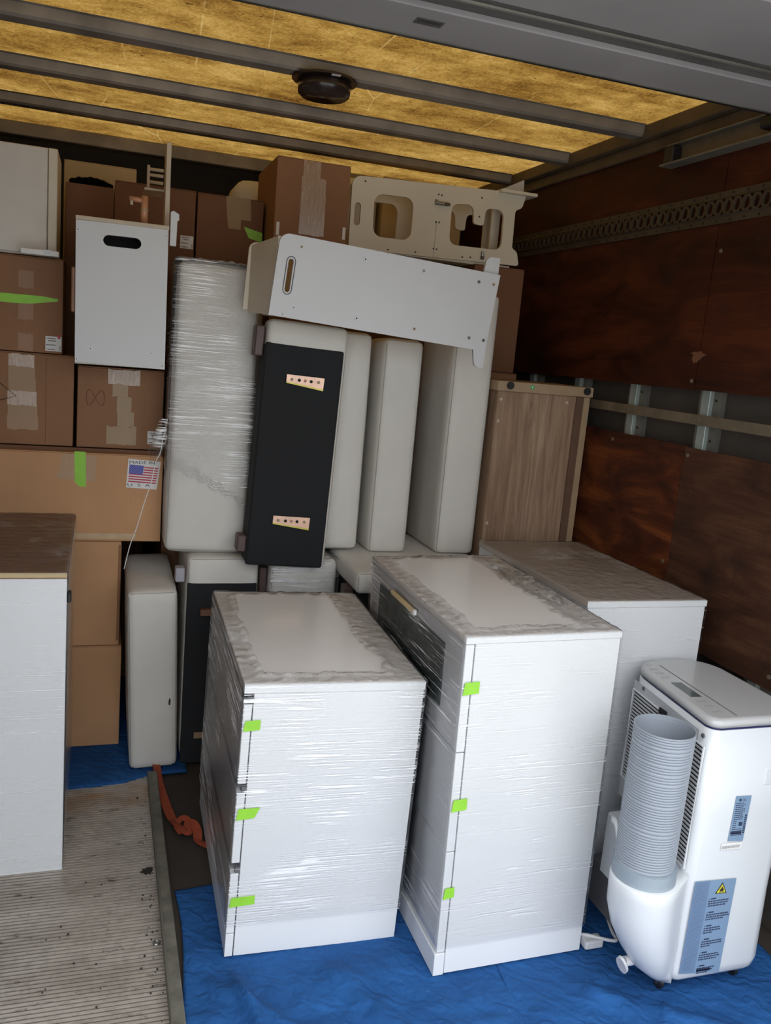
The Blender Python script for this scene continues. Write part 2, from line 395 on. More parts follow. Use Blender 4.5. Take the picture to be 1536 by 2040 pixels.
def cushion(parent, name, x0, x1, y0, y1, z0, z1, r=.022, bulge=.006, seed=0, mat='linen', seams=True):
    nx, ny, nzz = max(4, int((x1-x0)/.03)), max(4, int((y1-y0)/.04)), max(4, int((z1-z0)/.03))
    b = bmesh.new(); c = Vector(((x0+x1)/2, (y0+y1)/2, (z0+z1)/2)); hx = Vector(((x1-x0)/2, (y1-y0)/2, (z1-z0)/2))
    cache = {}
    def key(i, j, k_): return (i, j, k_)
    def vert(i, j, k_):
        q = (i, j, k_)
        if q in cache: return cache[q]
        u = [2*i/nx-1, 2*j/ny-1, 2*k_/nzz-1]
        # denser towards edges
        u = [math.copysign(1-(1-abs(t))**1.35, t) for t in u]
        p = Vector([u[a]*hx[a] for a in range(3)]); inner = Vector([max(-hx[a]+r, min(hx[a]-r, p[a])) for a in range(3)])
        d = p-inner
        if d.length > 1e-9: p = inner+d.normalized()*r
        f = Vector([p[a]/hx[a] for a in range(3)])
        for a in range(3):
            if abs(u[a]) > .999:
                o1, o2 = [q_ for q_ in range(3) if q_ != a]
                w = max(0, (1-abs(u[o1])**4))*max(0, (1-abs(u[o2])**4))
                p[a] += math.copysign(bulge*w, u[a])+w*.002*nz((p.x+seed)*8, p.y*8, p.z*8)
        cache[q] = b.verts.new(c+p); return cache[q]
    def face(a, bb, cc, d):
        try: b.faces.new((a, bb, cc, d))
        except ValueError: pass
    for i in range(nx):
        for j in range(ny):
            face(vert(i, j, 0), vert(i, j+1, 0), vert(i+1, j+1, 0), vert(i+1, j, 0)); face(vert(i, j, nzz), vert(i+1, j, nzz), vert(i+1, j+1, nzz), vert(i, j+1, nzz))
    for i in range(nx):
        for k_ in range(nzz):
            face(vert(i, 0, k_), vert(i+1, 0, k_), vert(i+1, 0, k_+1), vert(i, 0, k_+1)); face(vert(i, ny, k_), vert(i, ny, k_+1), vert(i+1, ny, k_+1), vert(i+1, ny, k_))
    for j in range(ny):
        for k_ in range(nzz):
            face(vert(0, j, k_), vert(0, j, k_+1), vert(0, j+1, k_+1), vert(0, j+1, k_)); face(vert(nx, j, k_), vert(nx, j+1, k_), vert(nx, j+1, k_+1), vert(nx, j, k_+1))
    bmesh.ops.recalc_face_normals(b, faces=b.faces)
    o = obj(name, b, mat, parent, True)
    if seams:
        q = r*.30; e = .0015
        pts = [(x0+q, y0+q, z0+r), (x0+q, y0+q, z1-r), (x0+q*1.6, y0+q*1.6, z1-q*1.6), (x0+r, y0+q, z1-q), (x1-r, y0+q, z1-q), (x1-q*1.6, y0+q*1.6, z1-q*1.6), (x1-q, y0+q, z1-r), (x1-q, y0+q, z0+r), (x1-r, y0+q, z0+q), (x0+r, y0+q, z0+q), (x0+q, y0+q, z0+r)]
        obj('seam', tube(pts, e, 5), 'pipe', parent)
    return o

def film_shell(parent, x1, y1, z1, faces='flt', mat='film', gap=.004, top_mat=None, seed=0, amp=.0025, zlo=0, zhi=None, open_top=True):
    """stretch film around a box standing at the local origin; f front(-y) l left(-x) r right(+x) t top"""
    zhi = z1 if zhi is None else zhi
    b = bmesh.new()
    def side(px, pz):      # pulled horizontal ripples
        return amp*(.6*nz(px*3+seed, pz*70, seed)+.5*nz(px*7, pz*24+px*6, seed+3)+.5*nz(px*2, pz*7, seed))
    if 'f' in faces: grid(lambda u, v: (u*x1, -gap+(-abs(side(u*x1, zlo+v*(zhi-zlo)))), zlo+v*(zhi-zlo)), 20, 60, b)
    if 'l' in faces: grid(lambda u, v: (-gap-abs(side(u*y1+5, zlo+v*(zhi-zlo))), (1-u)*y1, zlo+v*(zhi-zlo)), 34, 60, b)
    if 'r' in faces: grid(lambda u, v: (x1+gap+abs(side(u*y1+9, zlo+v*(zhi-zlo))), u*y1, zlo+v*(zhi-zlo)), 20, 60, b)
    o = obj('stretch_film', b, mat, parent, True)
    if 't' in faces:
        def edge(x, y):     # how far a point lies inside the irregular rim of film
            d = min(x/.8, (x1-x)/1.5, y/.85, (y1-y)/.7)
            return d-.062-.016*nz(x*9+seed, y*9, 2)-.007*nz(x*28, y*28, seed)
        def top(u, v):
            x, y = u*x1, v*y1; e = edge(x, y); rim = math.exp(-(e/.012)**2) if open_top else 0; wd = 0 if e > .01 and open_top else 1
            h = .0015+wd*.005*abs(nz(x*20+seed, y*20, seed))+wd*.003*abs(nz(x*50, y*50, seed))+rim*(.003+.011*abs(nz(x*30, y*30, seed+1)))
            if u in (0, 1) or v in (0, 1): h = -.003
            return (x*1.012-.006*x1, y*1.012-.006*y1, z1+h)
        b = grid(top, 110, 160)
        if open_top: bmesh.ops.delete(b, geom=[f for f in b.faces if edge(*f.calc_center_median()[:2]) > .008], context='FACES')
        obj('film_top', b, top_mat or 'film_top', parent, True)
    return o

def tape_strip(parent, name, poly, y, mat, t=.0012): return obj(name, plate_xz(poly, y, t), mat, parent)
def rag(x0, z0, x1, z1, n=10, j=.003):           # torn-edged strip polygon
    a = [(x0+(x1-x0)*i/n, z0+random.uniform(-j, j)) for i in range(n+1)]
    return a+[(x1-(x1-x0)*i/n, z1+random.uniform(-j, j)) for i in range(n+1)]
def ship_label(parent, x0, x1, z0, z1, y):
    l = obj('shipping_label', plate_xz([(x0, z0), (x1, z0), (x1, z1), (x0, z1)], y, .001), 'paper', parent)
    b = bmesh.new(); w, h = x1-x0, z1-z0
    for zz, a, c in ((.86, .08, .62), (.70, .20, .66), (.42, .06, .60), (.12, .10, .58)):
        x = a
        while x < c:
            d = random.uniform(.02, .06); plate_xz([(x0+x*w, z0+zz*h-.035*h), (x0+(x+d)*w, z0+zz*h-.035*h), (x0+(x+d)*w, z0+zz*h+.035*h), (x0+x*w, z0+zz*h+.035*h)], y-.001, .0004, b); x += d+.02
    for i in range(7):
        plate_xz([(x0+.86*w, z0+(.06+i*.05)*h), (x0+.94*w, z0+(.06+i*.05)*h), (x0+.94*w, z0+(.085+i*.05)*h), (x0+.86*w, z0+(.085+i*.05)*h)], y-.001, .0004, b)
    obj('printed_text', b, 'ink_black', l)
    return l
def carton(name, label, x0, x1, y0, y1, z0, z1, mat='card', cat='cardboard box', group=None, rot=0, flap=True, cut=True):
    t = thing(name, label, cat, (x0, y0, z0), (0, 0, rot), group); w, d, h = x1-x0, y1-y0, z1-z0
    g = .0016
    b = bmesh.new()
    def side(px, pz): return -.004*math.sin(math.pi*px)*math.sin(math.pi*pz)
    box(0, w, 0, d, 0, h-.004, .004, 2, b)
    obj('carton_body', b, mat, t)
    if flap:
        for a, c in ((0, d/2-g), (d/2+g, d)): obj('top_flap', box(.001, w-.001, a+.001, c, h-.004, h, .001), mat, t)
    return t

# ---------------------------------------------------------------- the truck: setting
WX, LX, ZR = 1.97, -.60, 2.60
Y0, Y1 = .90, 4.85
# outside ground below the tail
struct('ground', box(-30, 30, -40, 60, -1.06, -1.0), 'concrete')
# ribbed floor, left strip
b = bmesh.new(); prof = []; y = Y0; p_ = .0145
while y < Y1:
    prof += [(y, -.006), (y+.0042, -.006), (y+.0052, 0), (y+p_-.0010, 0)]; y += p_
vs = [[b.verts.new((x, q[0], q[1])) for q in prof] for x in (LX, .19)]
for i in range(len(prof)-1): b.faces.new((vs[0][i], vs[1][i], vs[1][i+1], vs[0][i+1]))
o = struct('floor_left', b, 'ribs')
struct('floor', box(LX, WX+.05, Y0, Y1, -.06, -.014), 'mat')
rail = struct('trim_floor', box(.190, .226, Y0, 3.09, -.014, .026, .003), 'steel_rail')
obj('rail_lip', box(.1905, .1945, Y0, 3.088, .026, .031, .001), 'flange', rail)
# side walls
wr = struct('wall_right', box(2.03, 2.05, Y0, Y1, -.05, 2.62), 'skin')
def panel(nm, y0, y1, z0, z1, mt):
    b = bmesh.new()
    n = max(2, int((y1-y0)/.12)); 
    top = [(y0+(y1-y0)*i/n, z1+(.004*nz(i*1.7, z1) if 0 < i < n else 0)) for i in range(n+1)]
    bot = [(y1-(y1-y0)*i/n, z0+(.004*nz(i*1.3, z0) if 0 < i < n else 0)) for i in range(n+1)]
    pl = bot+top; f = [b.verts.new((WX, p[0], p[1])) for p in pl]; k_ = [b.verts.new((WX+.012, p[0], p[1])) for p in pl]
    b.faces.new(f); b.faces.new(k_[::-1])
    for i in range(len(pl)): b.faces.new((f[i], k_[i], k_[(i+1) % len(pl)], f[(i+1) % len(pl)]))
    bmesh.ops.recalc_face_normals(b, faces=b.faces)
    return obj('plywood_panel', b, mt, wr)
panel('', 2.545, Y1, 1.628, 2.56, 'ply_up'); panel('', Y0, 2.538, 1.632, 2.56, 'ply_up')
panel('', 2.545, Y1, .80, 1.432, 'ply_lo'); panel('', Y0, 2.541, .742, 1.428, 'ply_lo2')
# batten seam behind joint, screws
for y, z in ((1.98, .785), (2.52, 1.40), (2.56, 1.66), (2.51, 2.1), (2.57, 1.0), (3.0, 1.40)):
    obj('screw', cyl((WX-.001, y, z), .007, .004, 'X', 12), 'strip', wr)
# splintered patch of bare veneer
b = bmesh.new(); random.seed(3)
pl = [(2.550+(.048 if math.sin(a) > 0 else .026)*math.cos(a)*random.uniform(.6, 1.15), 1.752+(.012 if math.sin(a) > 0 else .036)*math.sin(a)*random.uniform(.5, 1.2)) for a in [i*math.pi/14 for i in range(28)]]
f = b.faces.new([b.verts.new((WX-.0012, p[0], p[1])) for p in pl]); obj('bare_veneer_patch', b, simple('bare_veneer', (.18, .075, .035, 1), .8), wr)
for z0, z1 in ((-.014, 2.55),):
    y = .35
    for yc in (1.20, 1.63, 2.06, 2.49, 2.925, 3.355, 3.785, 4.215, 4.645):
        s = obj('stud', box(1.984, 2.028, yc-.022, yc+.022, z0, z1, .002), 'galv', wr)
        obj('stud_flange', box(2.0, 2.029, yc-.052, yc+.052, z0, z1), 'flange', s)
        if 1.9 < yc < 3.1:
            for dz in (1.46, 1.60): obj('rivet', cyl((1.999, yc-.037, dz), .005, .004, 'X', 8), 'ink_black', s)
obj('horizontal_strip', box(1.973, 1.983, Y0, Y1, 1.510, 1.546, .001), 'strip', wr)
for yc in (2.06, 2.49, 2.925, 3.355): obj('rivet', cyl((1.972, yc, 1.528), .007, .004, 'X', 10), 'flange', wr)
# perforated cargo track
b = bmesh.new(); pit = .045; y = Y0; xt = WX-.012; zc = 2.243
def ring_cell(b, y0, y1, z0, z1, x, cy, cz, ry, rz, n=12):
    outer = []; inner = []
    for i in range(n):
        a = 2*math.pi*i/n; c, s = math.cos(a), math.sin(a)
        inner.append(b.verts.new((x, cy+ry*c, cz+rz*s)))
        m_ = max(abs(c), abs(s)); outer.append(b.verts.new((x, cy+(y1-y0)/2*c/m_, cz+(z1-z0)/2*s/m_)))
    for i in range(n): b.faces.new((outer[i], outer[(i+1) % n], inner[(i+1) % n], inner[i]))
    back = [b.verts.new((x+.008, v.co.y, v.co.z)) for v in inner]
    for i in range(n): b.faces.new((inner[i], inner[(i+1) % n], back[(i+1) % n], back[i]))
while y < 4.35:
    ring_cell(b, y, y+pit, zc-.025, zc+.025, xt, y+pit/2, zc, .0145, .019); y += pit
for s in (-1, 1):
    z0, z1, z2 = zc+s*.025, zc+s*.031, zc+s*.052
    quad([(xt, Y0, z0), (xt, y, z0), (xt+.007, y, z1), (xt+.007, Y0, z1)], b)
    quad([(xt+.007, Y0, z1), (xt+.007, y, z1), (xt+.007, y, z2), (xt+.007, Y0, z2)], b)
    quad([(xt+.007, Y0, z2), (xt+.007, y, z2), (xt+.012, y, z2), (xt+.012, Y0, z2)], b)
bmesh.ops.remove_doubles(b, verts=b.verts, dist=1e-4)
et = tag(obj('cargo_track', b, 'etrack'), kind='structure'); et['label'] = 'perforated metal cargo track along the dark plywood wall'
b = bmesh.new(); y_ = Y0+.02
while y_ < 4.3:
    for s in (-1, 1): cyl((xt+.0065, y_, zc+s*.043), .0042, .002, 'X', 6, bm=b)
    y_ += .068
obj('rivet_holes', b, 'void', et)['kind'] = 'stuff'
# left wall, front bulkhead
struct('wall_left', box(LX-.05, LX, Y0, Y1, -.05, 2.62), 'ply_up')
struct('wall_front', box(LX-.05, 2.05, Y1, Y1+.05, -.05, 2.62), 'dark_wall')
# roof: one sheet of translucent fibreglass, bows under it
struct('ceiling', grid(lambda u, v: (LX-.05+u*(WX-LX+.10), Y0+v*(Y1+.05-Y0), ZR), 2, 2), 'roof')
def bow(y0, y1, z=2.556):
    b = bmesh.new(); pr = [(y0-.012, ZR-.003), (y0, ZR-.006), (y0+.004, z+.008), (y0+.012, z), (y1-.012, z), (y1-.004, z+.008), (y1, ZR-.006), (y1+.012, ZR-.003)]
    A = [[b.verts.new((x, p[0], p[1])) for p in pr] for x in (LX, WX-.045)]
    for i in range(len(pr)-1): b.faces.new((A[0][i], A[1][i], A[1][i+1], A[0][i+1]))
    bmesh.ops.recalc_face_normals(b, faces=b.faces)
    return struct('trim_roof_bow', b, 'bow')
for y0, y1 in ((1.32, 1.41), (1.88, 1.97), (2.44, 2.53), (3.00, 3.085), (3.565, 3.645), (4.14, 4.215)): bow(y0, y1)
struct('trim_header', box(LX, WX, 4.70, 4.78, 2.535, ZR-.002, .004), 'bow')
struct('trim_roof_right', box(1.925, WX+.04, Y0, Y1, 2.545, ZR-.003, .004), 'bow_side')
struct('trim_cant_rail', box(1.955, WX+.03, Y0, Y1, 2.50, 2.545, .003), 'bow_side')
struct('trim_roof_left', box(LX, LX+.05, Y0, Y1, 2.545, ZR-.003, .004), 'bow_side')
# overhead door stored under the roof
d = struct('door_1', box(-.52, 1.93, Y0, 2.115, 2.432, 2.444), 'door_dark')
for a, c in ((1.945, 2.118), (1.55, 1.835), (1.12, 1.47)):
    obj('door_panel', box(-.53, 1.935, a, c, 2.418, 2.434, .003), 'door_grey', d)
obj('hinge_rod', tube([(-.52, 1.89, 2.430), (1.93, 1.89, 2.430)], .006, 8), 'flange', d)
obj('bottom_seal', box(-.53, 1.935, 2.118, 2.134, 2.416, 2.440, .003), 'black', d)
obj('seal_edge', box(-.53, 1.935, 2.112, 2.118, 2.4155, 2.418), 'flange', d)
pl_ = obj('name_plate', box(.655, .722, 2.000, 2.035, 2.4165, 2.4182), simple('plate_grey', (.075, .075, .07, 1), .5), d)
b = bmesh.new()
for i in range(8):
    x = .662+i*.007; quad([(x, 2.005, 2.4162), (x+.004, 2.005, 2.4162), (x+.003, 2.022, 2.4162), (x-.001, 2.022, 2.4162)], b)
obj('plate_marks', b, 'ink_black', pl_)
for s, X in ((-1, WX), (1, LX)):
    tr_ = struct('trim_door_track', box(min(X, X+s*.006), max(X, X+s*.006), Y0, 2.86, 2.425, 2.495), 'strip')
    obj('track_lip', box(min(X, X+s*.055), max(X, X+s*.055), Y0, 2.86, 2.420, 2.427, .001), 'flange', tr_)
    obj('track_lip', box(min(X, X+s*.035), max(X, X+s*.035), Y0, 2.86, 2.492, 2.498, .001), 'flange', tr_)
    obj('track_stop', box(min(X+s*.006, X+s*.045), max(X+s*.006, X+s*.045), 2.80, 2.855, 2.427, 2.488, .004), 'black', tr_)
    obj('track_roller', box(min(X+s*.006, X+s*.05), max(X+s*.006, X+s*.05), 2.25, 2.36, 2.45, 2.485, .006), 'black', tr_)
# round dome on the roof bow
t = thing('dome_lamp', 'dark round dome lamp hanging under a roof bow', 'lamp', (.685, 3.045, 2.554))
obj('flange', cyl((0, 0, -.004), .112, .008, seg=40, bev=.003), 'lamp_black', t, False)
obj('dome', cyl((0, 0, -.032), .086, .050, seg=40, r2=.094, bev=.008), 'lamp_black', t, True)
obj('reflector_sticker', box(.0, .03, -.106, -.090, -.0095, -.0075), 'paper', t)
# cable to the wall-ish nut, debris on the ribbed floor
tag(obj('nut', tube([(.175+.008*math.cos(a), 2.153+.008*math.sin(a), .004) for a in [i*math.pi/6 for i in range(13)]], .0035, 6), 'chrome'), 'small steel nut lying on the ribbed floor beside the rail', 'nut')
b = bmesh.new(); random.seed(5)
pl = [(.162+.022*math.cos(a)*random.uniform(.3, 1.1), 2.49+.02*math.sin(a)*random.uniform(.3, 1.1)) for a in [i*math.pi/9 for i in range(18)]]
v1 = [b.verts.new((p[0], p[1], .001)) for p in pl]; v2 = [b.verts.new((p[0], p[1], .005+random.uniform(0, .004))) for p in pl]
b.faces.new(v2); b.faces.new(v1[::-1])
for i in range(18): b.faces.new((v1[i], v1[(i+1) % 18], v2[(i+1) % 18], v2[i]))
tag(obj('torn_scrap', b, 'ink_black'), 'black torn scrap lying on the ribbed floor near the rail', 'scrap')
b = bmesh.new(); random.seed(11)
for i in range(90):
    x = random.choice((random.gauss(.165, .012), random.uniform(-.35, .17))); yy = random.uniform(1.7, 2.50 if x < .14 else 2.95); r_ = random.uniform(.001, .0035)
    bb = bmesh.new(); bmesh.ops.create_icosphere(bb, subdivisions=1, radius=r_); bmesh.ops.transform(bb, matrix=Matrix.Translation((min(x, .183), yy, r_*.7)), verts=bb.verts); join(b, bb)
tag(obj('floor_grit', b, 'ink_black'), 'dark grit scattered over the ribbed floor by the rail', 'grit', kind='stuff')

# ---------------------------------------------------------------- blankets and strap
FOOT = [(.33, .87, 2.03, 2.90), (.88, 1.38, 1.86, 2.70), (1.35, 1.82, 2.08, 2.90), (1.45, 1.82, 1.66, 2.10)]
def foot(x, y):
    d_ = 1
    for a, b_, c, e in FOOT:
        dx = max(a-x, 0, x-b_); dy = max(c-y, 0, y-e); d_ = min(d_, math.hypot(dx, dy)/.10)
    return d_
def blanket_h(x, y, s=0):
    h = .014*nz(x*3.1+s, y*4.3)+.012*nz(x*9+s, y*7)+.007*nz(x*24+y*9, y*24, s)
    for (ax, ay, bx, by, w, hh) in ((.30, 1.98, .52, 1.72, .022, .022), (.36, 2.0, .44, 1.60, .016, .02), (1.30, 1.72, 1.62, 1.50, .03, .02), (.62, 1.95, .80, 1.62, .03, .012), (1.5, 1.68, 1.32, 1.4, .025, .018)):
        px, py = bx-ax, by-ay; t_ = max(0, min(1, ((x-ax)*px+(y-ay)*py)/(px*px+py*py)))
        dd = math.hypot(x-ax-t_*px, y-ay-t_*py); h += hh*math.exp(-(dd/w)**2)
    return max(h, -.006)
def blanket(name, label, poly_fn, nx, ny, base, s, group=None):
    b = bmesh.new()
    def f(u, v):
        x, y = poly_fn(u, v); k_ = foot(x, y)
        e = min(u, 1-u, v, 1-v)*14
        return (x, y, base+(blanket_h(x, y, s)+.003)*min(1, k_)*min(1, .35+e))
    grid(f, nx, ny, b)
    r_ = bmesh.ops.extrude_face_region(b, geom=b.faces[:])
    bmesh.ops.translate(b, vec=(0, 0, -.006), verts=[v for v in r_['geom'] if isinstance(v, bmesh.types.BMVert)])
    bmesh.ops.recalc_face_normals(b, faces=b.faces)
    return tag(obj(name, b, 'blanket', None, True), label, 'blanket')
blanket('moving_blanket', 'blue quilted moving blanket spread under the two nearest wrapped dressers',
        lambda u, v: (.236+.012*math.sin(v*9)*(1-u)+u*1.0, 1.15+v*(1.235+.012*math.sin(u*9))), 110, 120, -.003, 0)
blanket('moving_blanket', 'blue moving blanket overlapping at right, under the air conditioner',
        lambda u, v: ((1.0+.22*min(v, .9))*(1-u)+u*1.93, 1.15+v*1.80), 90, 150, .0005, 7)
def rear(u, v):
    x = LX+.01+u*.93; y0 = 3.03+.05*math.sin(1.9*(x+.2))+(.04 if x > .1 else 0)*min(1, max(0, (x-.1)/.1))
    return (x, y0+v*(4.1-y0))
b = bmesh.new(); grid(lambda u, v: (*rear(u, v), .003+.004*abs(nz(u*9, v*9))*(1-v)), 60, 40, b)
r_ = bmesh.ops.extrude_face_region(b, geom=b.faces[:]); bmesh.ops.translate(b, vec=(0, 0, -.0065), verts=[v for v in r_['geom'] if isinstance(v, bmesh.types.BMVert)])
bmesh.ops.recalc_face_normals(b, faces=b.faces)
tag(obj('moving_blanket', b, 'blanket', None, True), 'blue moving blanket under the stacked plain boxes at the back left', 'blanket')
def ribbon(pts, w, bm, th=.0016):
    P = smoothpath(pts, 6); rows = []
    for i, p in enumerate(P):
        t = (P[min(i+1, len(P)-1)]-P[max(i-1, 0)]).normalized(); n = t.cross(Vector((0, 0, 1)))
        n = (n.normalized() if n.length > .05 else Vector((1, 0, 0))); n = (n+Vector((0, 0, .35*math.sin(i*.35)))).normalized(); k_ = t.cross(n).normalized()*th
        rows.append([bm.verts.new(q) for q in (p-n*w/2+k_, p+n*w/2+k_, p+n*w/2-k_, p-n*w/2-k_)])
    for i in range(len(rows)-1):
        for j in range(4): bm.faces.new((rows[i][j], rows[i][(j+1) % 4], rows[i+1][(j+1) % 4], rows[i+1][j]))
    bm.faces.new(rows[0]); bm.faces.new(rows[-1][::-1])
    return bm
b = bmesh.new()
ribbon([(.225, 3.16, .03), (.232, 3.02, .012), (.246, 2.88, .004), (.262, 2.77, .006), (.285, 2.70, .016), (.318, 2.70, .03), (.335, 2.66, .022), (.338, 2.62, .006), (.39, 2.58, .004)], .030, b)
ribbon([(.262, 2.76, .014), (.272, 2.70, .026), (.305, 2.665, .014), (.318, 2.70, .022), (.296, 2.735, .03), (.272, 2.715, .02), (.285, 2.675, .008)], .022, b)
bmesh.ops.recalc_face_normals(b, faces=b.faces)
tag(obj('ratchet_strap', b, 'orange'), 'orange webbing strap knotted and lying on the dark floor beside the rail', 'strap')

# ---------------------------------------------------------------- wrapped dressers
def green_tab(parent, x0, x1, z0, z1, y, skew=0):
    return obj('green_tape', plate_xz([(x0, z0), (x1-skew, z0+.004), (x1, z1), (x0+.004, z1-.002)], y, .0012), 'green', parent)
def side_tab(parent, y0, y1, z0, z1, x):
    return obj('green_tape', box(x-.0012, x, y0, y1, z0, z1), 'green', parent)
# three-drawer dresser
w, dd, h = .496, .790, .801
t = thing('wrapped_dresser', 'shorter white three-drawer dresser wrapped in clear film, nearest the floor rail', 'dresser', (.347, 2.061, .0), (.76, .94, -.92))
obj('top_board', box(0, w, 0, dd, h-.024, h, .001), 'top_lam', t)
fr = box(.0, w, 0, .004, h-.024, h-.0005, .0005); obj('top_edge', bmesh.ops.translate(fr, vec=(0, -.0035, 0), verts=fr.verts) or fr, 'white_lam', t)
obj('side_panel', box(.027, w-.002, .0, .018, .002, h-.025, .001), 'white_lam', t); obj('side_panel', box(.027, w-.002, dd-.018, dd, .002, h-.025, .001), 'white_lam', t)
obj('back_panel', box(w-.010, w-.002, .019, dd-.019, .002, h-.025), 'white_lam', t)
obj('recess', box(.040, .046, .019, dd-.019, .05, h-.03), 'edge_grey', t)
for z0, z1 in ((.520, .745), (.288, .493), (.074, .256)):
    dr = obj('drawer', box(.002, .024, .0, dd, z0, z1, .0015), 'white_lam', t)
    obj('finger_groove', box(.014, .040, .002, dd-.002, z1, z1+.018), 'edge_grey', dr)
obj('plinth', box(.002, .024, .0, dd, .002, .071, .001), 'white_lam', t)
green_tab(t, .004, .048, .672, .703, -.0045); green_tab(t, .004, .066, .418, .452, -.0045, .014); green_tab(t, .004, .072, .158, .188, -.0045)
film_shell(t, w, dd, h, 'flrt', 'film_dense', .005, 'film_top', 2, .0007, .10)
# four-drawer chest
w, dd, h = .458, .806, .978
t = thing('wrapped_dresser', 'tall white chest in clear film standing between the shorter dresser and the air conditioner', 'dresser', (.897, 1.876, .0), (.1, -.8, .11))
obj('top_board', box(0, w, 0, dd, h-.018, h, .001), 'top_lam', t)
fr = box(.0, w, -.0035, .0005, h-.018, h-.0005, .0005); obj('top_edge', fr, 'white_lam', t)
obj('side_panel', box(.029, w-.002, .0, .018, .002, h-.019, .001), 'white_lam', t); obj('side_panel', box(.029, w-.002, dd-.018, dd, .002, h-.019, .001), 'white_lam', t)
obj('back_panel', box(w-.010, w-.002, .019, dd-.019, .002, h-.019), 'white_lam', t)
obj('recess', box(.031, .035, .019, dd-.019, .05, h-.03), 'edge_grey', t)
for z0, z1 in ((.662, .957), (.375, .659), (.070, .372)):
    obj('drawer', box(.002, .026, .0, dd, z0, z1, .0015), 'white_gloss', t)
obj('plinth', box(-.004, .0265, -.002, dd, .0, .067, .001), 'white_lam', t)
g_ = obj('dark_patch', box(-.0025, .0025, .13, .70, .735, .915, .001), 'dark_gloss', t)  # dark glossy patch on the top drawer front
cb = obj('cap_block', box(-.012, -.002, .36, .56, .922, .936, .001), 'card_tan', t); obj('cap_end', box(-.0125, -.0015, .345, .36, .921, .937, .001), 'paper', cb)
green_tab(t, .003, .048, .822, .858, -.0045); green_tab(t, .003, .046, .494, .530, -.0045); green_tab(t, .003, .034, .236, .270, -.0045)
film_shell(t, w, dd, h, 'flrt', 'film_light', .005, 'film_top', 9, .001, .085)
def bunch(u, v):      # crumpled overlap of film along the far edge of the top
    y = .22+.50*v; a = u*math.pi
    r_ = (.020+.018*abs(nz(v*9, 3, 1)))*math.sin(math.pi*min(1, v*1.15+.05))+.002
    return (w-.050-.02*v-r_*1.5*math.cos(a)+.010*nz(u*6, v*30, 2), y+.010*nz(u*8, v*24, 7), h+.004+r_*math.sin(a)*(.6+.8*abs(nz(u*9, v*34, 5))))
obj('film_bunch', grid(bunch, 22, 80), 'film_top', t, True)
# far right chest
w, dd, h = .426, .785, .994
t = thing('wrapped_dresser', 'white chest in clear film at the back right against the plywood wall', 'dresser', (1.374, 2.102, .001), (-.3, 0, 0))
obj('top_board', box(0, w, 0, dd, h-.020, h, .001), 'wall_reflection_top', t)
obj('top_edge', box(.0, w, -.003, .0005, h-.020, h-.0005, .0005), 'white_lam', t)
obj('carcass', box(.003, w-.003, .0, dd, .0, h-.021, .001), 'white_lam', t)
film_shell(t, w, dd, h, 'frt', 'film_light', .004, 'film_flat', 14, .0008, .03, open_top=False)
# left cabinet
w, dd, h = .50, .815, .949
t = thing('wrapped_cabinet', 'white cabinet with a brown top, in clear film, at the left edge', 'cabinet', (-.589, 2.545, .0), (.3, 0, .3))
obj('carcass', box(0, w, 0, dd, .0, h-.008, .002), 'white_lam', t)
obj('brown_top', box(0.0, w, .001, dd, h-.008, h+.010, .002), 'card2', t)  # top layer coloured brown, with a paler tan strip along its front
obj('front_strip', box(0.0, w, -.003, .001, h-.004, h+.0105, .001), 'card_tan', t)
obj('corner_clip', box(w+.001, w+.012, .01, .045, .865, .895, .003), 'black', t)
film_shell(t, w, dd, h+.010, 'frt', 'film_light', .004, 'film_flat', 21, .001, .01, open_top=False)

# ---------------------------------------------------------------- portable air conditioner
t = thing('air_conditioner', 'white portable air conditioner with grey exhaust hose on casters by the right wall', 'air conditioner', (1.62, 1.87, 0))
OX, OY = -1.62, -1.87
def P2(x, y): return (x+OX, y+OY)
corners = [P2(1.490, 1.652), P2(1.805, 1.652), P2(1.80, 2.085), P2(1.534, 2.085)]
ctr = Vector((sum(c[0] for c in corners)/4, sum(c[1] for c in corners)/4))
def loft(levels, mat, name, radii=(.034, .05, .09, .08), cs=corners, cap=True):
    b = bmesh.new(); rings = []
    for z, ins in levels:
        cc = []
        for c in cs:
            v = Vector(c)-ctr; cc.append((c[0]-math.copysign(ins, v.x), c[1]-math.copysign(ins, v.y)))
        rings.append([b.verts.new((p[0], p[1], z)) for p in rpoly(cc, [max(.01, r_-ins*.3) for r_ in radii], 8)])
    n = len(rings[0])
    for i in range(len(rings)-1):
        for j in range(n): b.faces.new((rings[i][j], rings[i][(j+1) % n], rings[i+1][(j+1) % n], rings[i+1][j]))
    if cap: b.faces.new(rings[0][::-1]); b.faces.new(rings[-1])
    bmesh.ops.recalc_face_normals(b, faces=b.faces)
    o = obj(name, b, mat, t)
    for p in o.data.polygons: p.use_smooth = len(p.vertices) == 4
    return o
body = loft([(.040, .035), (.046, .016), (.060, .005), (.085, .0), (.3, -.002), (.55, .0), (.788, .003)], 'ac_white', 'body')
loft([(.788, .0055), (.795, .0055)], 'navy', 'trim_line')
topo = loft([(.795, .002), (.809, .002), (.815, .008), (.817, .016)], 'ac_top', 'top_cover')
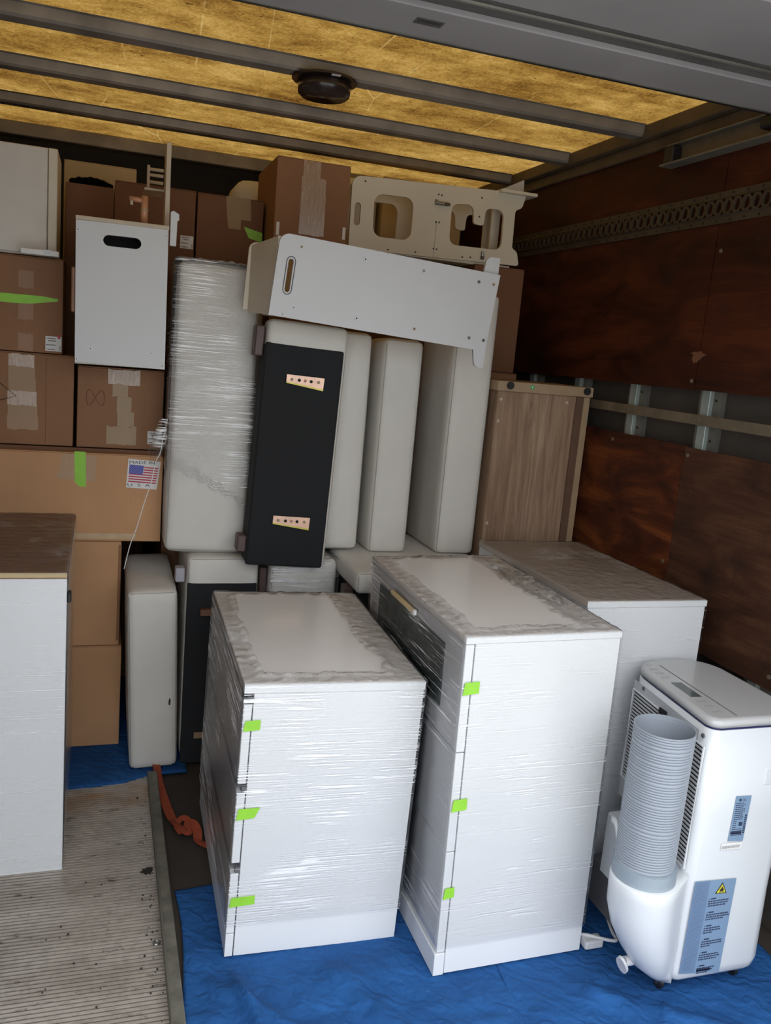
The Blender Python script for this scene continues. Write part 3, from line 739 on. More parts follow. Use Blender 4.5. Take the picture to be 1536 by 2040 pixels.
# panel seam and display in the top
def on_top(x0, y0, x1, y1, wd, z=.8176):
    d_ = Vector((x1-x0, y1-y0)).normalized(); n_ = Vector((-d_.y, d_.x))*wd/2
    return quad([(x0+OX+n_.x, y0+OY+n_.y, z), (x0+OX-n_.x, y0+OY-n_.y, z), (x1+OX-n_.x, y1+OY-n_.y, z), (x1+OX+n_.x, y1+OY+n_.y, z)])
obj('panel_seam', on_top(1.585, 1.675, 1.600, 2.03, .003), 'edge_grey', topo)
obj('display', on_top(1.555, 1.800, 1.562, 1.900, .034), 'dark_gloss', topo)
b = bmesh.new()
for yy, xx in ((1.70, 1.545), (1.735, 1.548), (1.765, 1.550), (1.935, 1.556), (1.965, 1.558), (1.995, 1.560), (2.03, 1.562)):
    for dx in (-.010, 0, .010):
        L_ = random.uniform(.008, .014); quad([(xx+dx+OX-.0015, yy+OY, .8176), (xx+dx+OX+.0015, yy+OY, .8176), (xx+dx+OX+.0015, yy+OY+L_, .8176), (xx+dx+OX-.0015, yy+OY+L_, .8176)], b)
obj('button_icons', b, 'icon', topo)['kind'] = 'stuff'
# left (rear) face grilles : frame follows the slanted face
def lf(y, off=0): return 1.490+(y-1.652)/(2.085-1.652)*.044+off
def lpt(y, z, off): return (lf(y)+OX-off, y+OY, z)
obj('back_plate', grid(lambda u, v: lpt(1.70+u*.34, .40+v*.372, .001), 6, 4), 'ac_back', t)
for (ya, yb, za, zb, nslat) in ((1.880, 2.03, .470, .738, 25), (1.672, 1.800, .400, .735, 28)):
    fr_ = obj('grille_recess', grid(lambda u, v: lpt(ya+u*(yb-ya), za+v*(zb-za), .0015), 2, 2), 'void', t)
    for i in range(nslat):
        z = za+(zb-za)*(i+.25)/nslat; hh = (zb-za)/nslat*.5
        bb = bmesh.new(); A_ = [lpt(ya, z, .002), lpt(yb, z, .002), lpt(yb, z+hh, .002), lpt(ya, z+hh, .002)]; B_ = [lpt(ya, z, .0035), lpt(yb, z, .0035), lpt(yb, z+hh-.001, .0035), lpt(ya, z+hh-.001, .0035)]
        a_ = [bb.verts.new(p) for p in A_]; c_ = [bb.verts.new(p) for p in B_]
        bb.faces.new(c_)
        for j in range(4): bb.faces.new((a_[j], a_[(j+1) % 4], c_[(j+1) % 4], c_[j]))
        bmesh.ops.recalc_face_normals(bb, faces=bb.faces)
        obj('grille_slat', bb, 'ac_back', fr_)
    bb = tube([lpt(ya-.006, za-.006, .003), lpt(ya-.006, zb+.006, .003), lpt(yb+.006, zb+.006, .003), lpt(yb+.006, za-.006, .003), lpt(ya-.006, za-.006, .003)], .0035, 6)
    obj('grille_frame', bb, 'ac_white', t)
for y, z in ((1.985, .765), (1.680, .765)): obj('screw', cyl(lpt(y, z, .001), .006, .004, 'X', 12), 'edge_grey', t)
obj('latch', box(lf(1.86)+OX-.006, lf(1.86)+OX, 1.850+OY, 1.885+OY, .735, .752, .001), 'void', t)
# exhaust duct housing low on the same face
b = bmesh.new(); rings = []
for z, r_, cx in ((.052, .012, 1.475), (.075, .030, 1.462), (.115, .052, 1.436), (.17, .070, 1.414), (.23, .081, 1.392), (.29, .088, 1.381), (.345, .089, 1.379), (.372, .089, 1.379), (.378, .085, 1.379)):
    ring = []
    pts_ = [(cx+r_*math.cos(q*math.pi/24), 1.680+r_*math.sin(q*math.pi/24)) for q in range(48)]+[(1.502, 1.6540), (1.525, 1.82)]
    for j in range(40):      # walk round the hull of the duct circle and the appliance corner
        a = 2*math.pi*j/40; dx, dy = math.cos(a), math.sin(a); best = 0
        for q in range(len(pts_)):
            for w_ in range(q+1, len(pts_)):
                ax, ay = pts_[q][0]-cx, pts_[q][1]-1.680; ex, ey = pts_[w_][0]-cx-ax, pts_[w_][1]-1.680-ay
                den = dx*ey-dy*ex
                if abs(den) < 1e-9: continue
                tt = (ax*ey-ay*ex)/den; uu = (ax*dy-ay*dx)/den
                if tt > best and 0 <= uu <= 1: best = tt
        ring.append(b.verts.new((cx+best*dx+OX, 1.680+best*dy+OY, z)))
    rings.append(ring)
for i in range(len(rings)-1):
    for j in range(40): b.faces.new((rings[i][j], rings[i][(j+1) % 40], rings[i+1][(j+1) % 40], rings[i+1][j]))
b.faces.new(rings[-1]); b.faces.new(rings[0][::-1]); bmesh.ops.recalc_face_normals(b, faces=b.faces)
obj('duct_housing', b, 'ac_white', t, True)
obj('hose_collar', cyl((1.379+OX, 1.686+OY, .396), .0825, .045, seg=48, bev=.002), 'collar', t)
b = bmesh.new(); hc = (1.378+OX, 1.690+OY); prof = []; z = .405; random.seed(2)
while z < .784:
    st = .0072 if random.random() < .85 else .0110
    prof += [(.0765, z), (.0772, z+st*.35), (.0765, z+st*.72), (.0735, z+st*.86)]; z += st
prof += [(.0775, z), (.0775, z+.004), (.0745, z+.004), (.0735, z-.01), (.0735, .45)]
rings = [[b.verts.new((hc[0]+r_*math.cos(2*math.pi*j/56), hc[1]+r_*math.sin(2*math.pi*j/56), zz)) for j in range(56)] for r_, zz in prof]
for i in range(len(rings)-1):
    for j in range(56): b.faces.new((rings[i][j], rings[i][(j+1) % 56], rings[i+1][(j+1) % 56], rings[i+1][j]))
b.faces.new(rings[-1])
obj('exhaust_hose', b, 'hose', t)
# labels on the near side
FY = 1.652+OY-.0015
lb = obj('warning_label', plate_xz([(1.517+OX, .082), (1.651+OX, .066), (1.654+OX, .354), (1.520+OX, .360)], FY, .001), 'label_blue2', t)
b = bmesh.new(); plate_xz([(1.518+OX, .084), (1.566+OX, .079), (1.568+OX, .357), (1.521+OX, .359)], FY-.001, .0004, b); obj('label_column', b, 'label_blue', lb)
b = bmesh.new(); random.seed(9)
for blk in range(6):
    zt = .300-blk*.041
    plate_xz([(1.574+OX, zt), (1.577+OX, zt), (1.5755+OX, zt+.004)], FY-.001, .0004, b)
    plate_xz([(1.580+OX, zt), (1.597+OX, zt), (1.597+OX, zt+.004), (1.580+OX, zt+.004)], FY-.001, .0004, b)
    for ln in range(random.choice((3, 3, 4))):
        z0 = zt-.0075-ln*.0068; x = 1.573; xe = random.uniform(1.622, 1.645) if ln < 2 else random.uniform(1.595, 1.635)
        while x < xe:
            d_ = random.uniform(.004, .010); plate_xz([(x+OX, z0), (x+d_+OX, z0), (x+d_+OX, z0+.0036), (x+OX, z0+.0036)], FY-.001, .0004, b); x += d_+.0016
plate_xz([(1.572+OX, .080), (1.618+OX, .078), (1.618+OX, .087), (1.572+OX, .089)], FY-.001, .0004, b)
obj('printed_text', b, 'ink', lb)
b = bmesh.new()
for ln in range(62):
    z0 = .352-ln*.0043; x = 1.523+random.choice((0, 0, .006)); xe = random.uniform(1.548, 1.562)
    while x < xe:
        d_ = random.uniform(.003, .008); plate_xz([(x+OX, z0), (x+d_+OX, z0), (x+d_+OX, z0+.0013), (x+OX, z0+.0013)], FY-.0014, .0003, b); x += d_+.0012
obj('fine_print', b, simple('fine_ink', (.12, .17, .28, 1), .6), lb)
tri = obj('warning_triangle', plate_xz([(1.590+OX, .316), (1.628+OX, .314), (1.610+OX, .349)], FY-.001, .0006), 'ink_black', lb)
tri2 = obj('warning_triangle_face', plate_xz([(1.5945+OX, .3185), (1.6235+OX, .317), (1.610+OX, .343)], FY-.0016, .0006), 'yellow', lb)
b = bmesh.new(); plate_xz([(1.604+OX, .3225), (1.615+OX, .3225), (1.617+OX, .327), (1.612+OX, .333), (1.610+OX, .337), (1.607+OX, .331), (1.603+OX, .327)], FY-.0022, .0004, b); plate_xz([(1.601+OX, .3195), (1.618+OX, .3195), (1.618+OX, .321), (1.601+OX, .321)], FY-.0022, .0004, b)
obj('flame_symbol', b, 'ink_black', lb)
l2 = obj('rating_label', plate_xz([(1.603+OX, .470), (1.652+OX, .466), (1.655+OX, .598), (1.606+OX, .600)], FY, .001), 'label_blue2', t)
b = bmesh.new(); random.seed(4)
cx, cz = 1.620+OX, .5885
plate_xz([(cx+.0042*math.cos(a), cz+.0042*math.sin(a)) for a in [i*math.pi/8 for i in range(16)]], FY-.001, .0004, b)
for ln in range(17):
    z0 = .578-ln*.0058; x = 1.609; xe = random.uniform(1.632, 1.640)
    if 9 <= ln <= 12: xe = 1.617
    while x < xe:
        d_ = random.uniform(.003, .007); plate_xz([(x+OX, z0), (x+d_+OX, z0), (x+d_+OX, z0+.0022), (x+OX, z0+.0022)], FY-.001, .0004, b); x += d_+.0014
plate_xz([(1.628+OX, .513), (1.640+OX, .512), (1.640+OX, .523), (1.628+OX, .524)], FY-.001, .0004, b)
plate_xz([(1.606+OX, .4895), (1.641+OX, .488), (1.641+OX, .4965), (1.606+OX, .498)], FY-.001, .0004, b)
for i in range(9): plate_xz([(1.644+OX, .49+i*.0062), (1.651+OX, .49+i*.0062), (1.651+OX, .494+i*.0062), (1.644+OX, .494+i*.0062)], FY-.001, .0004, b)
obj('printed_text', b, 'ink', l2)
obj('lettering', text_mesh('LG', .0105, 1.6265+OX, .5848, FY-.0016), 'ink', l2)
l3 = obj('barcode_label', plate_xz([(1.584+OX, .446), (1.650+OX, .444), (1.650+OX, .463), (1.584+OX, .465)], FY, .001), 'paper', t)
b = bmesh.new(); x = 1.587
while x < 1.645: 
    d_ = random.uniform(.0007, .0022); plate_xz([(x+OX, .449), (x+d_+OX, .449), (x+d_+OX, .457), (x+OX, .457)], FY-.001, .0004, b); x += d_+random.uniform(.0007, .0016)
obj('barcode', b, 'icon', l3)
# hand hold recess on the near side
obj('hand_hold', box(1.690+OX, 1.775+OX, FY-.0005, FY+.010, .625, .672, .002), 'ac_white', t)
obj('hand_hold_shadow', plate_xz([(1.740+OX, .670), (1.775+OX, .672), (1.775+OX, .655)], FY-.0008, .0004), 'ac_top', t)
# drain nozzle, cable hook, cord box, casters
obj('drain_neck', cyl((1.405+OX, 1.690+OY, .115), .013, .08, 'X', 20), 'cord', t); obj('drain_cap', tube([(1.363+OX, 1.690+OY, .108), (1.356+OX, 1.688+OY, .105)], .026, 24, flat=(.017, .029)), 'cord', t)
obj('cable_hook', tube(smoothpath([(1.345+OX, 1.800+OY, .470), (1.335+OX, 1.770+OY, .478), (1.322+OX, 1.735+OY, .455), (1.320+OX, 1.725+OY, .415), (1.330+OX, 1.735+OY, .375), (1.355+OX, 1.770+OY, .362)], 5), .009, 8, flat=(.006, .011)), 'cord', t, True)
obj('cord_box', box(1.440+OX, 1.52+OX, 1.81+OY, 1.96+OY, .20, .395, .006), 'ac_white', t)
obj('lower_back', box(1.47+OX, 1.54+OX, 1.72+OY, 2.05+OY, .045, .20, .010), 'edge_grey', t)
for x, y in ((1.502, 1.705), (1.752, 1.705), (1.752, 2.0), (1.55, 2.0)):
    c = obj('caster', cyl((x+OX, y+OY, .018), .018, .014, 'X', 20, bev=.002), 'black', t)
    obj('caster_hub', cyl((x+OX-.0075, y+OY, .018), .006, .003, 'X', 12), 'chrome', c); obj('caster_fork', box(x+OX-.006, x+OX+.006, y+OY-.004, y+OY+.012, .026, .046), 'flange', c)
t2 = thing('power_cord', 'light grey power cord and plug lying on the blanket behind the tall chest', 'power cord', (1.40, 1.88, .012))
obj('cable', tube(smoothpath([(-.02, .10, .03), (-.04, .03, .03), (-.01, .01, .028), (.06, -.02, .022), (.075, .02, .02), (.10, .09, .02)], 6), .005, 8), 'cord', t2, True)
obj('plug', box(-.035, .025, -.015, .02, .0, .026, .006, 2), 'cord', t2)

# ---------------------------------------------------------------- sofa pieces
# upright wrapped cushion
t = thing('wrapped_sofa_section', 'tall cream sofa section bound in clear film with a loose film tail', 'sofa section', (.229, 3.225, .855), (-3.0, .82, -.99))
cushion(t, 'upholstery', 0, .301, 0, .30, .0, 1.078, .028, .008, 1)
obj('dark_side', box(-.006, .002, .03, .27, .30, 1.04, .002), 'black_cloth', t)
def wrapf(u, v):
    # film shell around front, both sides and top from z .27 up
    per = u*(.30+.30+.30); z = (.20+.16*(1-u))*(1-v)+1.087*v
    off = .012+.003*abs(nz(per*4, z*60, 3))+.004*abs(nz(per*9, z*9, 1))
    if per < .30: x, y = -off, .30-per
    elif per < .60: x, y = per-.30, -off
    else: x, y = .301+off, per-.60
    return (x, y, z)
obj('stretch_film', grid(wrapf, 90, 170), 'film_bag', t, True)
def cap(u, v):
    return (-.012+u*.327, -.012+v*.31, 1.088+.014*abs(nz(u*9, v*7, 5))-.02*(max(0, .12-min(u, 1-u))+max(0, .10-v)))
obj('film_cap', grid(cap, 30, 30), simple('film_cap_tan', (.55, .45, .33, 1), .25, coat=.6), t, True)
pts = [(-.012+(.30+.01)*i/40, -.016-.004*random.random(), .345-.150*(i/40)**1.15+.006*math.sin(i)) for i in range(41)]
b = bmesh.new()
for s_ in range(5): tube([(p[0], p[1]-.001*s_, p[2]+(.012*s_-.02)*(1-abs(p[0]/.3-.0)*.55)+.002*math.sin(p[0]*60+s_)) for p in pts], .0016, 5, b)
obj('film_rope', b, 'film_dense', t, True)
b = tube(smoothpath([(-.012, -.005, .50), (-.018, -.01, .46), (-.026, -.02, .42), (-.033, -.03, .375), (-.048, -.04, .34), (-.060, -.05, .27), (-.082, -.06, .19), (-.104, -.065, .10), (-.125, -.06, .03), (-.142, -.055, -.06)], 8), .0018, 6)
obj('film_tail', b, 'paper', t, True)
def knot(u, v):
    a = u*2*math.pi; r_ = .010+.014*math.sin(v*3.1)+.010*nz(u*5, v*9, 2); return (-.025+r_*math.cos(a)-.03*v, -.012+r_*math.sin(a)*.6, .50-.17*v)
obj('film_knot', grid(knot, 20, 26), 'film_dense', t, True)
# black-bottomed arm with two brackets
def bracket(par, x0, x1, z0, y):
    b = obj('metal_bracket', plate_xz([(x0, z0+.016), (x1, z0), (x1+.002, z0+.045), (x0, z0+.045)], y-.006, .003), simple('zinc_plating', (.95, .62, .46, 1), .3, .2, var=.25, scale=26), par)
    obj('bracket_web', plate_xz([(x0, z0+.014), (x1, z0-.002), (x1, z0+.004), (x0, z0+.019)], y, .012), simple('zinc_yellow', (.66, .56, .12, 1), .35, .3), b)
    for i, f_ in enumerate((.14, .34, .5, .66, .86)):
        obj('bracket_hole' if i in (1, 2, 3) else 'bracket_screw', cyl((x0+(x1-x0)*f_, y-.0095, z0+.028), .0058, .0012, 'Y', 14), 'void' if i in (1, 3) else ('faucet' if i == 2 else 'oak_edge'), b)
t = thing('sofa_section', 'cream sofa section turned to show its black underside and two brass-coloured brackets', 'sofa section', (.522, 3.10, .84), (-2.0, 2.34, -.77))
cushion(t, 'upholstery', 0, .303, 0, .105, .0, .912, .02, .002, 3, seams=False)
obj('dust_cover', box(-.004, .292, -.005, .02, -.003, .828, .012, 3), 'black_cloth', t)
obj('dust_cover_side', box(-.006, .0, .0, .10, .01, .82, .002), 'black_cloth', t)
obj('leg', box(-.040, -.007, .02, .09, .775, .885, .004), 'bronze', t); obj('leg', box(-.040, -.007, .0, .07, .045, .108, .004), 'bronze', t)
bracket(t, .082, .222, .675, -.006); bracket(t, .083, .222, .148, -.006)
# plain upright sections
t = thing('sofa_section', 'cream sofa section partly behind the black-bottomed one, under the white tower', 'sofa section', (.72, 3.215, .872), (-1.5, .3, 0))
cushion(t, 'upholstery', 0, .268, 0, .25, 0, .86, .022, .004, 5)
t = thing('sofa_section', 'narrow cream sofa section, third upright from the left under the white tower', 'sofa section', (1.033, 3.20, .862), (-1.5, .6, 0))
cushion(t, 'upholstery', -.002, .160, 0, .27, 0, .86, .022, .004, 6)
t = thing('sofa_section', 'tallest plain cream sofa section, standing beside the oak-print cabinet', 'sofa section', (1.320, 3.19, .862), (0, .2, 0))
cushion(t, 'upholstery', 0, .170, 0, .395, 0, 1.065, .020, .004, 8)
# lower layer
t = thing('sofa_section', 'cream sofa section leaning on the floor in front of the plain boxes', 'sofa section', (.126, 3.133, .010), (1.8, -2.2, .11))
cushion(t, 'upholstery', 0, .178, 0, .53, 0, .715, .02, .004, 12)
obj('black_scuff', plate_xz([(.146, .262), (.152, .262), (.153, .284), (.149, .292), (.145, .275)], -.004, .001), 'ink_black', t)
t = thing('sofa_section', 'sofa section with black underside standing on the floor behind the shortest dresser', 'sofa section', (.312, 3.18, .004))
cushion(t, 'upholstery', .004, .276, 0, .44, .02, .836, .02, .003, 15)
obj('dust_cover', box(.006, .270, -.006, .02, .0, .738, .006, 2), 'black_cloth', t)
obj('leg', box(-.040, -.006, .0, .05, .742, .796, .003), 'grey_leg', t); obj('leg', box(.280, .306, .0, .05, .70, .80, .003), 'bronze', t)
obj('wood_block', box(.055, .16, -.035, -.007, .617, .642, .002), 'brown_leg', t); obj('clear_tape', box(.055, .12, -.009, -.007, .105, .13), 'clear_tape', t)
t = thing('wrapped_sofa_section', 'low film-wrapped cream cushion behind the shortest dresser', 'sofa section', (.628, 3.15, .004))
cushion(t, 'upholstery', 0, .268, 0, .40, .0, .842, .030, .004, 18)
film_shell(t, .268, .40, .842, 'frt', 'film_dense', .006, 'film_bag', 31, .003, .3, open_top=False)
t = thing('sofa_section', 'wide cream sofa seat lying flat on its base under the upright sections', 'sofa section', (.903, 2.896, .003))
cushion(t, 'upholstery', 0, .580, 0, .69, .776, .857, .016, .003, 20)
obj('base', box(.02, .565, .05, .68, .0, .776, .004), 'black_cloth', t)
obj('leg', box(-.018, .018, .10, .16, .70, .775, .003), 'bronze', t); obj('leg_bracket', box(-.022, -.018, .11, .13, .70, .735), 'brown_leg', t)

# ---------------------------------------------------------------- oak-print cabinet standing upside down
t = thing('oak_cabinet', 'oak-print cabinet standing on end with round black feet along its top edge', 'cabinet', (1.510, 3.145, .0))
obj('back_board', box(.0, .40, .012, .02, .0, 1.555, 0), 'oak', t)
obj('side_board', box(.392, .420, .0, .32, .0, 1.553, .001), 'oak_edge', t); obj('inner_strip', box(.360, .392, .004, .03, .0, 1.553, .001), 'oak_dark', t)
obj('carcass', box(.0, .392, .021, .32, .0, 1.553, .001), 'oak', t)
obj('base_board', box(-.012, .428, -.006, .33, 1.554, 1.594, .0015), 'oak_edge', t)
for x in (.042, .396): obj('foot', cyl((x, -.010, 1.578), .0155, .010, 'Y', 28, bev=.002), 'black', t)
s_ = obj('green_sticker', cyl((.142, -.007, 1.577), .0082, .003, 'Y', 18), 'green_dot', t)
obj('sticker_mark', plate_xz([(.139, .1+1.474), (.146, 1.577), (.139, 1.581)], -.0087, .0003), 'paper', s_)
for x, z in ((.010, 1.520), (.312, 1.525), (.007, 1.432), (.008, 1.006)): obj('screw', cyl((x+.006, .011, z), .0065, .004, 'Y', 14), 'tan_edge', t)

# ---------------------------------------------------------------- cardboard boxes
G = 'cardboard boxes stacked on the left'
t = carton('cardboard_box', 'plain tan box on the blue blanket, bottom of the left stack', -.42, .090, 3.368, 3.92, .007, .430, 'card', group=None)
t = carton('cardboard_box', 'plain tan box directly beneath the long flag-sticker box', -.42, .078, 3.370, 3.92, .432, .858, 'card')
obj('crushed_corner', box(.488, .499, -.0015, .001, .02, .41, .001), 'card2', t)
# long box with flag sticker
t = carton('cardboard_box', 'long tan box with a flag sticker and one strip of green tape', -.58, .222, 3.35, 4.30, .862, 1.200, 'card')
obj('raised_flap', box(0, .802, .03, .036, .338, .352), 'card3', t)
def L(x, z): return (x+.58, z-.862)
obj('green_tape', plate_xz([L(-.100, 1.204), L(-.0600, 1.204), L(-.057, 1.071), L(-.080, 1.072), L(-.096, 1.089)], 0, .0012), 'green', t)
obj('paper_tape', plate_xz([L(-.36, .868), L(.129, .872), L(.129, .893), L(-.36, .890)], 0, .001), 'tan_tape', t)
obj('packing_tape', plate_xz([L(-.16, 1.10), L(-.025, 1.09), L(-.02, 1.19), L(-.14, 1.195)], 0, .0008), cardboard('faint_tape', (.50, .34, .22, 1)), t)
fs = obj('flag_sticker', plate_xz([L(.088, 1.074), L(.201, 1.069), L(.214, 1.178), L(.094, 1.185)], 0, .0014), 'paper', t)
def S(u, v):      # sticker coordinates
    a, b_, c, d_ = [Vector(L(*q)) for q in ((.088, 1.074), (.201, 1.069), (.214, 1.178), (.094, 1.185))]
    return tuple((a*(1-u)+b_*u)*(1-v)+(d_*(1-u)+c*u)*v)
b = bmesh.new()
for i in range(7):
    v0 = .20+i*.0875; u0 = .05 if i < 4 else .50
    if v0+.045 > .80: v0 = .76
    plate_xz([S(u0, v0), S(.95, v0), S(.95, v0+.045), S(u0, v0+.045)], -.0014, .0004, b)
obj('flag_stripes', b, 'flag_red', fs)
obj('flag_canton', plate_xz([S(.05, .49), S(.49, .49), S(.49, .805), S(.05, .805)], -.0016, .0004), 'flag_blue', fs)
b = bmesh.new()
for r_ in range(9):
    for c in range(6 if r_ % 2 == 0 else 5):
        u = .085+c*.073+(0 if r_ % 2 == 0 else .036); v = .515+r_*.0325
        plate_xz([S(u-.010, v), S(u, v-.010), S(u+.010, v), S(u, v+.010)], -.0021, .0003, b)
obj('flag_stars', b, 'paper', fs)
me = text_mesh('MADE IN', .0165, *L(.0965, 1.1665), -.0017, 1.45); obj('lettering', me, 'ink', fs)
me = text_mesh('U  S  A', .0165, *L(.0915, 1.0785), -.0017, 1.75); obj('lettering', me, 'ink', fs)
# left middle box
t = carton('cardboard_box', 'brown box marked with a black arrowhead scribble, above the long box', -.59, -.108, 3.40, 3.67, 1.215, 1.552, 'card2')
def L(x, z): return (x+.59, z-1.215)
random.seed(21)
for zz in range(6):
    z0 = 1.545-zz*.045; obj('packing_tape', plate_xz([L(*q) for q in rag(-.325-.004*zz+random.uniform(-.01, .01), z0-.05, -.245+.003*zz, z0)], 0, .0008+.0002*(zz % 2)), 'clear_tape' if zz in (0, 3) else cardboard('worn_tape', (.40, .27, .18, 1)), t)
obj('marker_scribble', tube([(L(-.36, 1.374)[0], -.003, L(0, 1.374)[1]), (L(-.304, 1.392)[0], -.003, L(0, 1.392)[1]), (L(-.36, 1.436)[0], -.003, L(0, 1.436)[1])], .0013, 5), 'ink_black', t)
obj('flap_crease', plate_xz([L(-.205, 1.225), L(-.203, 1.225), L(-.203, 1.54), L(-.205, 1.54)], 0, .0008), 'card3', t)
t = carton('cardboard_box', 'brown box with a red looped scribble, below the white toy kitchen', -.095, .218, 3.40, 3.67, 1.215, 1.520, 'card2')
def L(x, z): return (x+.095, z-1.215)
for (a, c, e, f_, mt) in ((.013, .129, 1.46, 1.515, 'clear_tape'), (.030, .086, 1.412, 1.475, 'tan_tape'), (.047, .100, 1.352, 1.413, 'tan_tape'), (.050, .111, 1.300, 1.357, 'tan_tape'), (.012, .121, 1.230, 1.300, 'tan_tape')):
    mt2 = M['clear_tape'] if mt == 'clear_tape' else cardboard('glued_tape', (.42, .31, .21, 1))
    obj('packing_tape', plate_xz([L(*q) for q in rag(a, e, c, f_)], 0, random.uniform(.0007, .0014)), mt2, t)
pts = [(L(-.030, 0)[0]+.032*math.cos(a), -.003, L(0, 1.404)[1]+.030*math.sin(a)*math.cos(a)*1.1*1.2) for a in [i*math.pi/16 for i in range(33)]]
pts = [(p[0], p[1], p[2]+(p[2]-L(0, 1.404)[1])*.5) for p in pts]
obj('red_loop_scribble', tube(pts, .0009, 5), 'ink_red', t)
ship_label(t, *[L(.163, 0)[0], L(.216, 0)[0]], L(0, 1.238)[1], L(0, 1.288)[1], 0)
# upper left box
t = carton('cardboard_box', 'brown box with a wide green tape streak, under the white cabinet end', -.59, -.150, 3.40, 3.67, 1.555, 1.893, 'card2')
def L(x, z): return (x+.59, z-1.555)
obj('green_tape', plate_xz([L(-.42, 1.752), L(-.42, 1.728), L(-.327, 1.724), L(-.26, 1.727), L(-.168, 1.743), L(-.166, 1.752), L(-.22, 1.757), L(-.36, 1.756)], 0, .0012), 'green', t)
l = ship_label(t, L(-.208, 0)[0], L(-.153, 0)[0], L(0, 1.564)[1], L(0, 1.617)[1], 0)
obj('red_corner_mark', plate_xz([L(-.166, 1.610), L(-.157, 1.610), L(-.157, 1.624), L(-.166, 1.624)], -.001, .0006), 'flag_red', l)
for zz in range(3): obj('packing_tape', plate_xz([L(*q) for q in rag(-.30, 1.56+zz*.11, -.25, 1.62+zz*.11)], 0, .0006), cardboard('worn_tape2', (.36, .22, .15, 1)), t)
# white cabinet end on top of it, with a polystyrene strip
t = thing('white_cabinet', 'white cabinet lying on the green-striped box, tucked under the roof', 'cabinet', (-.59, 3.40, 1.897))
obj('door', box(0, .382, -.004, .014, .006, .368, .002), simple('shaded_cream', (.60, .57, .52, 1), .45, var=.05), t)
obj('side_board', box(.385, .415, .0, .27, .0, .370, .002), 'cream_board', t); obj('carcass', box(.0, .384, .015, .27, .0, .372, .001), 'cream_board', t)
t = thing('foam_strip', 'short white foam strip lying on top of the green-striped box', 'foam strip', (-.288, 3.325, 1.8955))
obj('strip', box(0, .125, .0, .07, 0, .018, .002), 'paper', t); obj('strip_tape', box(.075, .100, -.001, .071, -.0005, .0195), 'white_board', t)
# top row
t = carton('cardboard_box', 'dark brown box with a black bag on top, beside the white cabinet', -.160, .018, 3.70, 4.1, 1.204, 2.210, 'card3', flap=False)
t = thing('black_bag', 'crumpled black plastic bag lying on the dark brown box', 'bag', (-.15, 3.70, 2.211))
obj('plastic', grid(lambda u, v: (u*.165, .0+v*.2, .003+.022*math.sin(math.pi*u)*math.sin(math.pi*min(1, v+.3))+.012*abs(nz(u*7, v*5))), 24, 16), 'black', t, True)
t = carton('cardboard_box', 'dark brown box behind the toy faucet, with a small white label', .021, .335, 3.70, 4.15, 1.204, 2.238, 'card3')
def L(x, z): return (x-.021, z-1.204)
ship_label(t, L(.279, 0)[0], L(.331, 0)[0], L(0, 2.010)[1], L(0, 2.060)[1], 0)
t = carton('cardboard_box', 'dark brown box with a slanted green tape patch, top row', .342, .612, 3.70, 4.15, 1.204, 2.236, 'card3')
def L(x, z): return (x-.342, z-1.204)
obj('packing_tape', plate_xz([L(.455, 2.236), L(.556, 2.236), L(.561, 2.150), L(.520, 2.150), L(.520, 2.110), L(.470, 2.110), L(.462, 2.160)], 0, .001), cardboard('glued_tape2', (.36, .25, .15, 1)), t)
obj('green_tape', plate_xz([L(.532, 2.125), L(.6115, 2.108), L(.6115, 2.070), L(.556, 2.081)], 0, .0012), 'green', t)
t = carton('cardboard_box', 'tallest brown box with a shiny tape strip, reaching almost to the roof', .622, .921, 3.50, 3.95, 1.204, 2.384, 'card2')
def L(x, z): return (x-.622, z-1.204)
for i, (a, c, e, f_) in enumerate(((.727, .797, 2.31, 2.382), (.722, .822, 2.25, 2.32), (.722, .825, 2.10, 2.26))):
    obj('packing_tape', plate_xz([L(*q) for q in rag(a, e, c, f_)], 0, .0008+.0003*i), 'clear_tape', t)
for x0, z0, z1 in ((.632, 2.085, 2.135), (.903, 2.10, 2.147)): obj('white_tag', plate_xz([L(x0, z0), L(x0+.012, z0), L(x0+.012, z1), L(x0, z1)], 0, .001), 'paper', t)
carton('cardboard_box', 'pale box catching the roof light, behind the black bag', -.19, .115, 4.2, 4.6, 1.204, 2.372, 'card_tan')
carton('cardboard_box', 'carton at floor level hidden behind the wrapped sofa section', .25, .612, 3.70, 4.3, .0, 1.2, 'card2')
carton('cardboard_box', 'floor-level carton carrying the tallest brown box', .622, .96, 3.60, 4.1, .0, 1.2, 'card2')
carton('cardboard_box', 'floor-level carton behind the pale and bagged boxes at the front wall', -.40, .20, 4.32, 4.70, .0, 1.2, 'card2')
carton('cardboard_box', 'tall brown carton behind the upright cream sections, under the cream window board', .97, 1.47, 3.60, 3.95, .0, 2.060, 'card3')
carton('cardboard_box', 'narrow brown carton near the plywood wall, above the oak-print cabinet', 1.50, 1.738, 3.50, 3.85, 1.622, 2.072, 'card3')
carton('cardboard_box', 'brown carton seen just over the top of the oak-print cabinet', 1.49, 1.752, 3.49, 3.95, .0, 1.620, 'card2')
t = thing('cream_cushion', 'cream cushion poking out left of the tallest brown box', 'cushion', (.52, 4.18, 1.204))
cushion(t, 'upholstery', .03, .30, 0, .25, .0, 1.19, .06, .01, 33, seams=False)
t = thing('cream_cushion', 'rounded cream cushion above the left end of the cream window board', 'cushion', (1.015, 4.0, 1.206))
cushion(t, 'upholstery', 0.0, .19, 0, .25, .0, 1.246, .07, .003, 35, seams=False)
carton('cardboard_box', 'pale flat-topped box behind the cream window board, against the roof', 1.215, 1.62, 4.0, 4.4, 1.21, 2.468, 'card_tan')
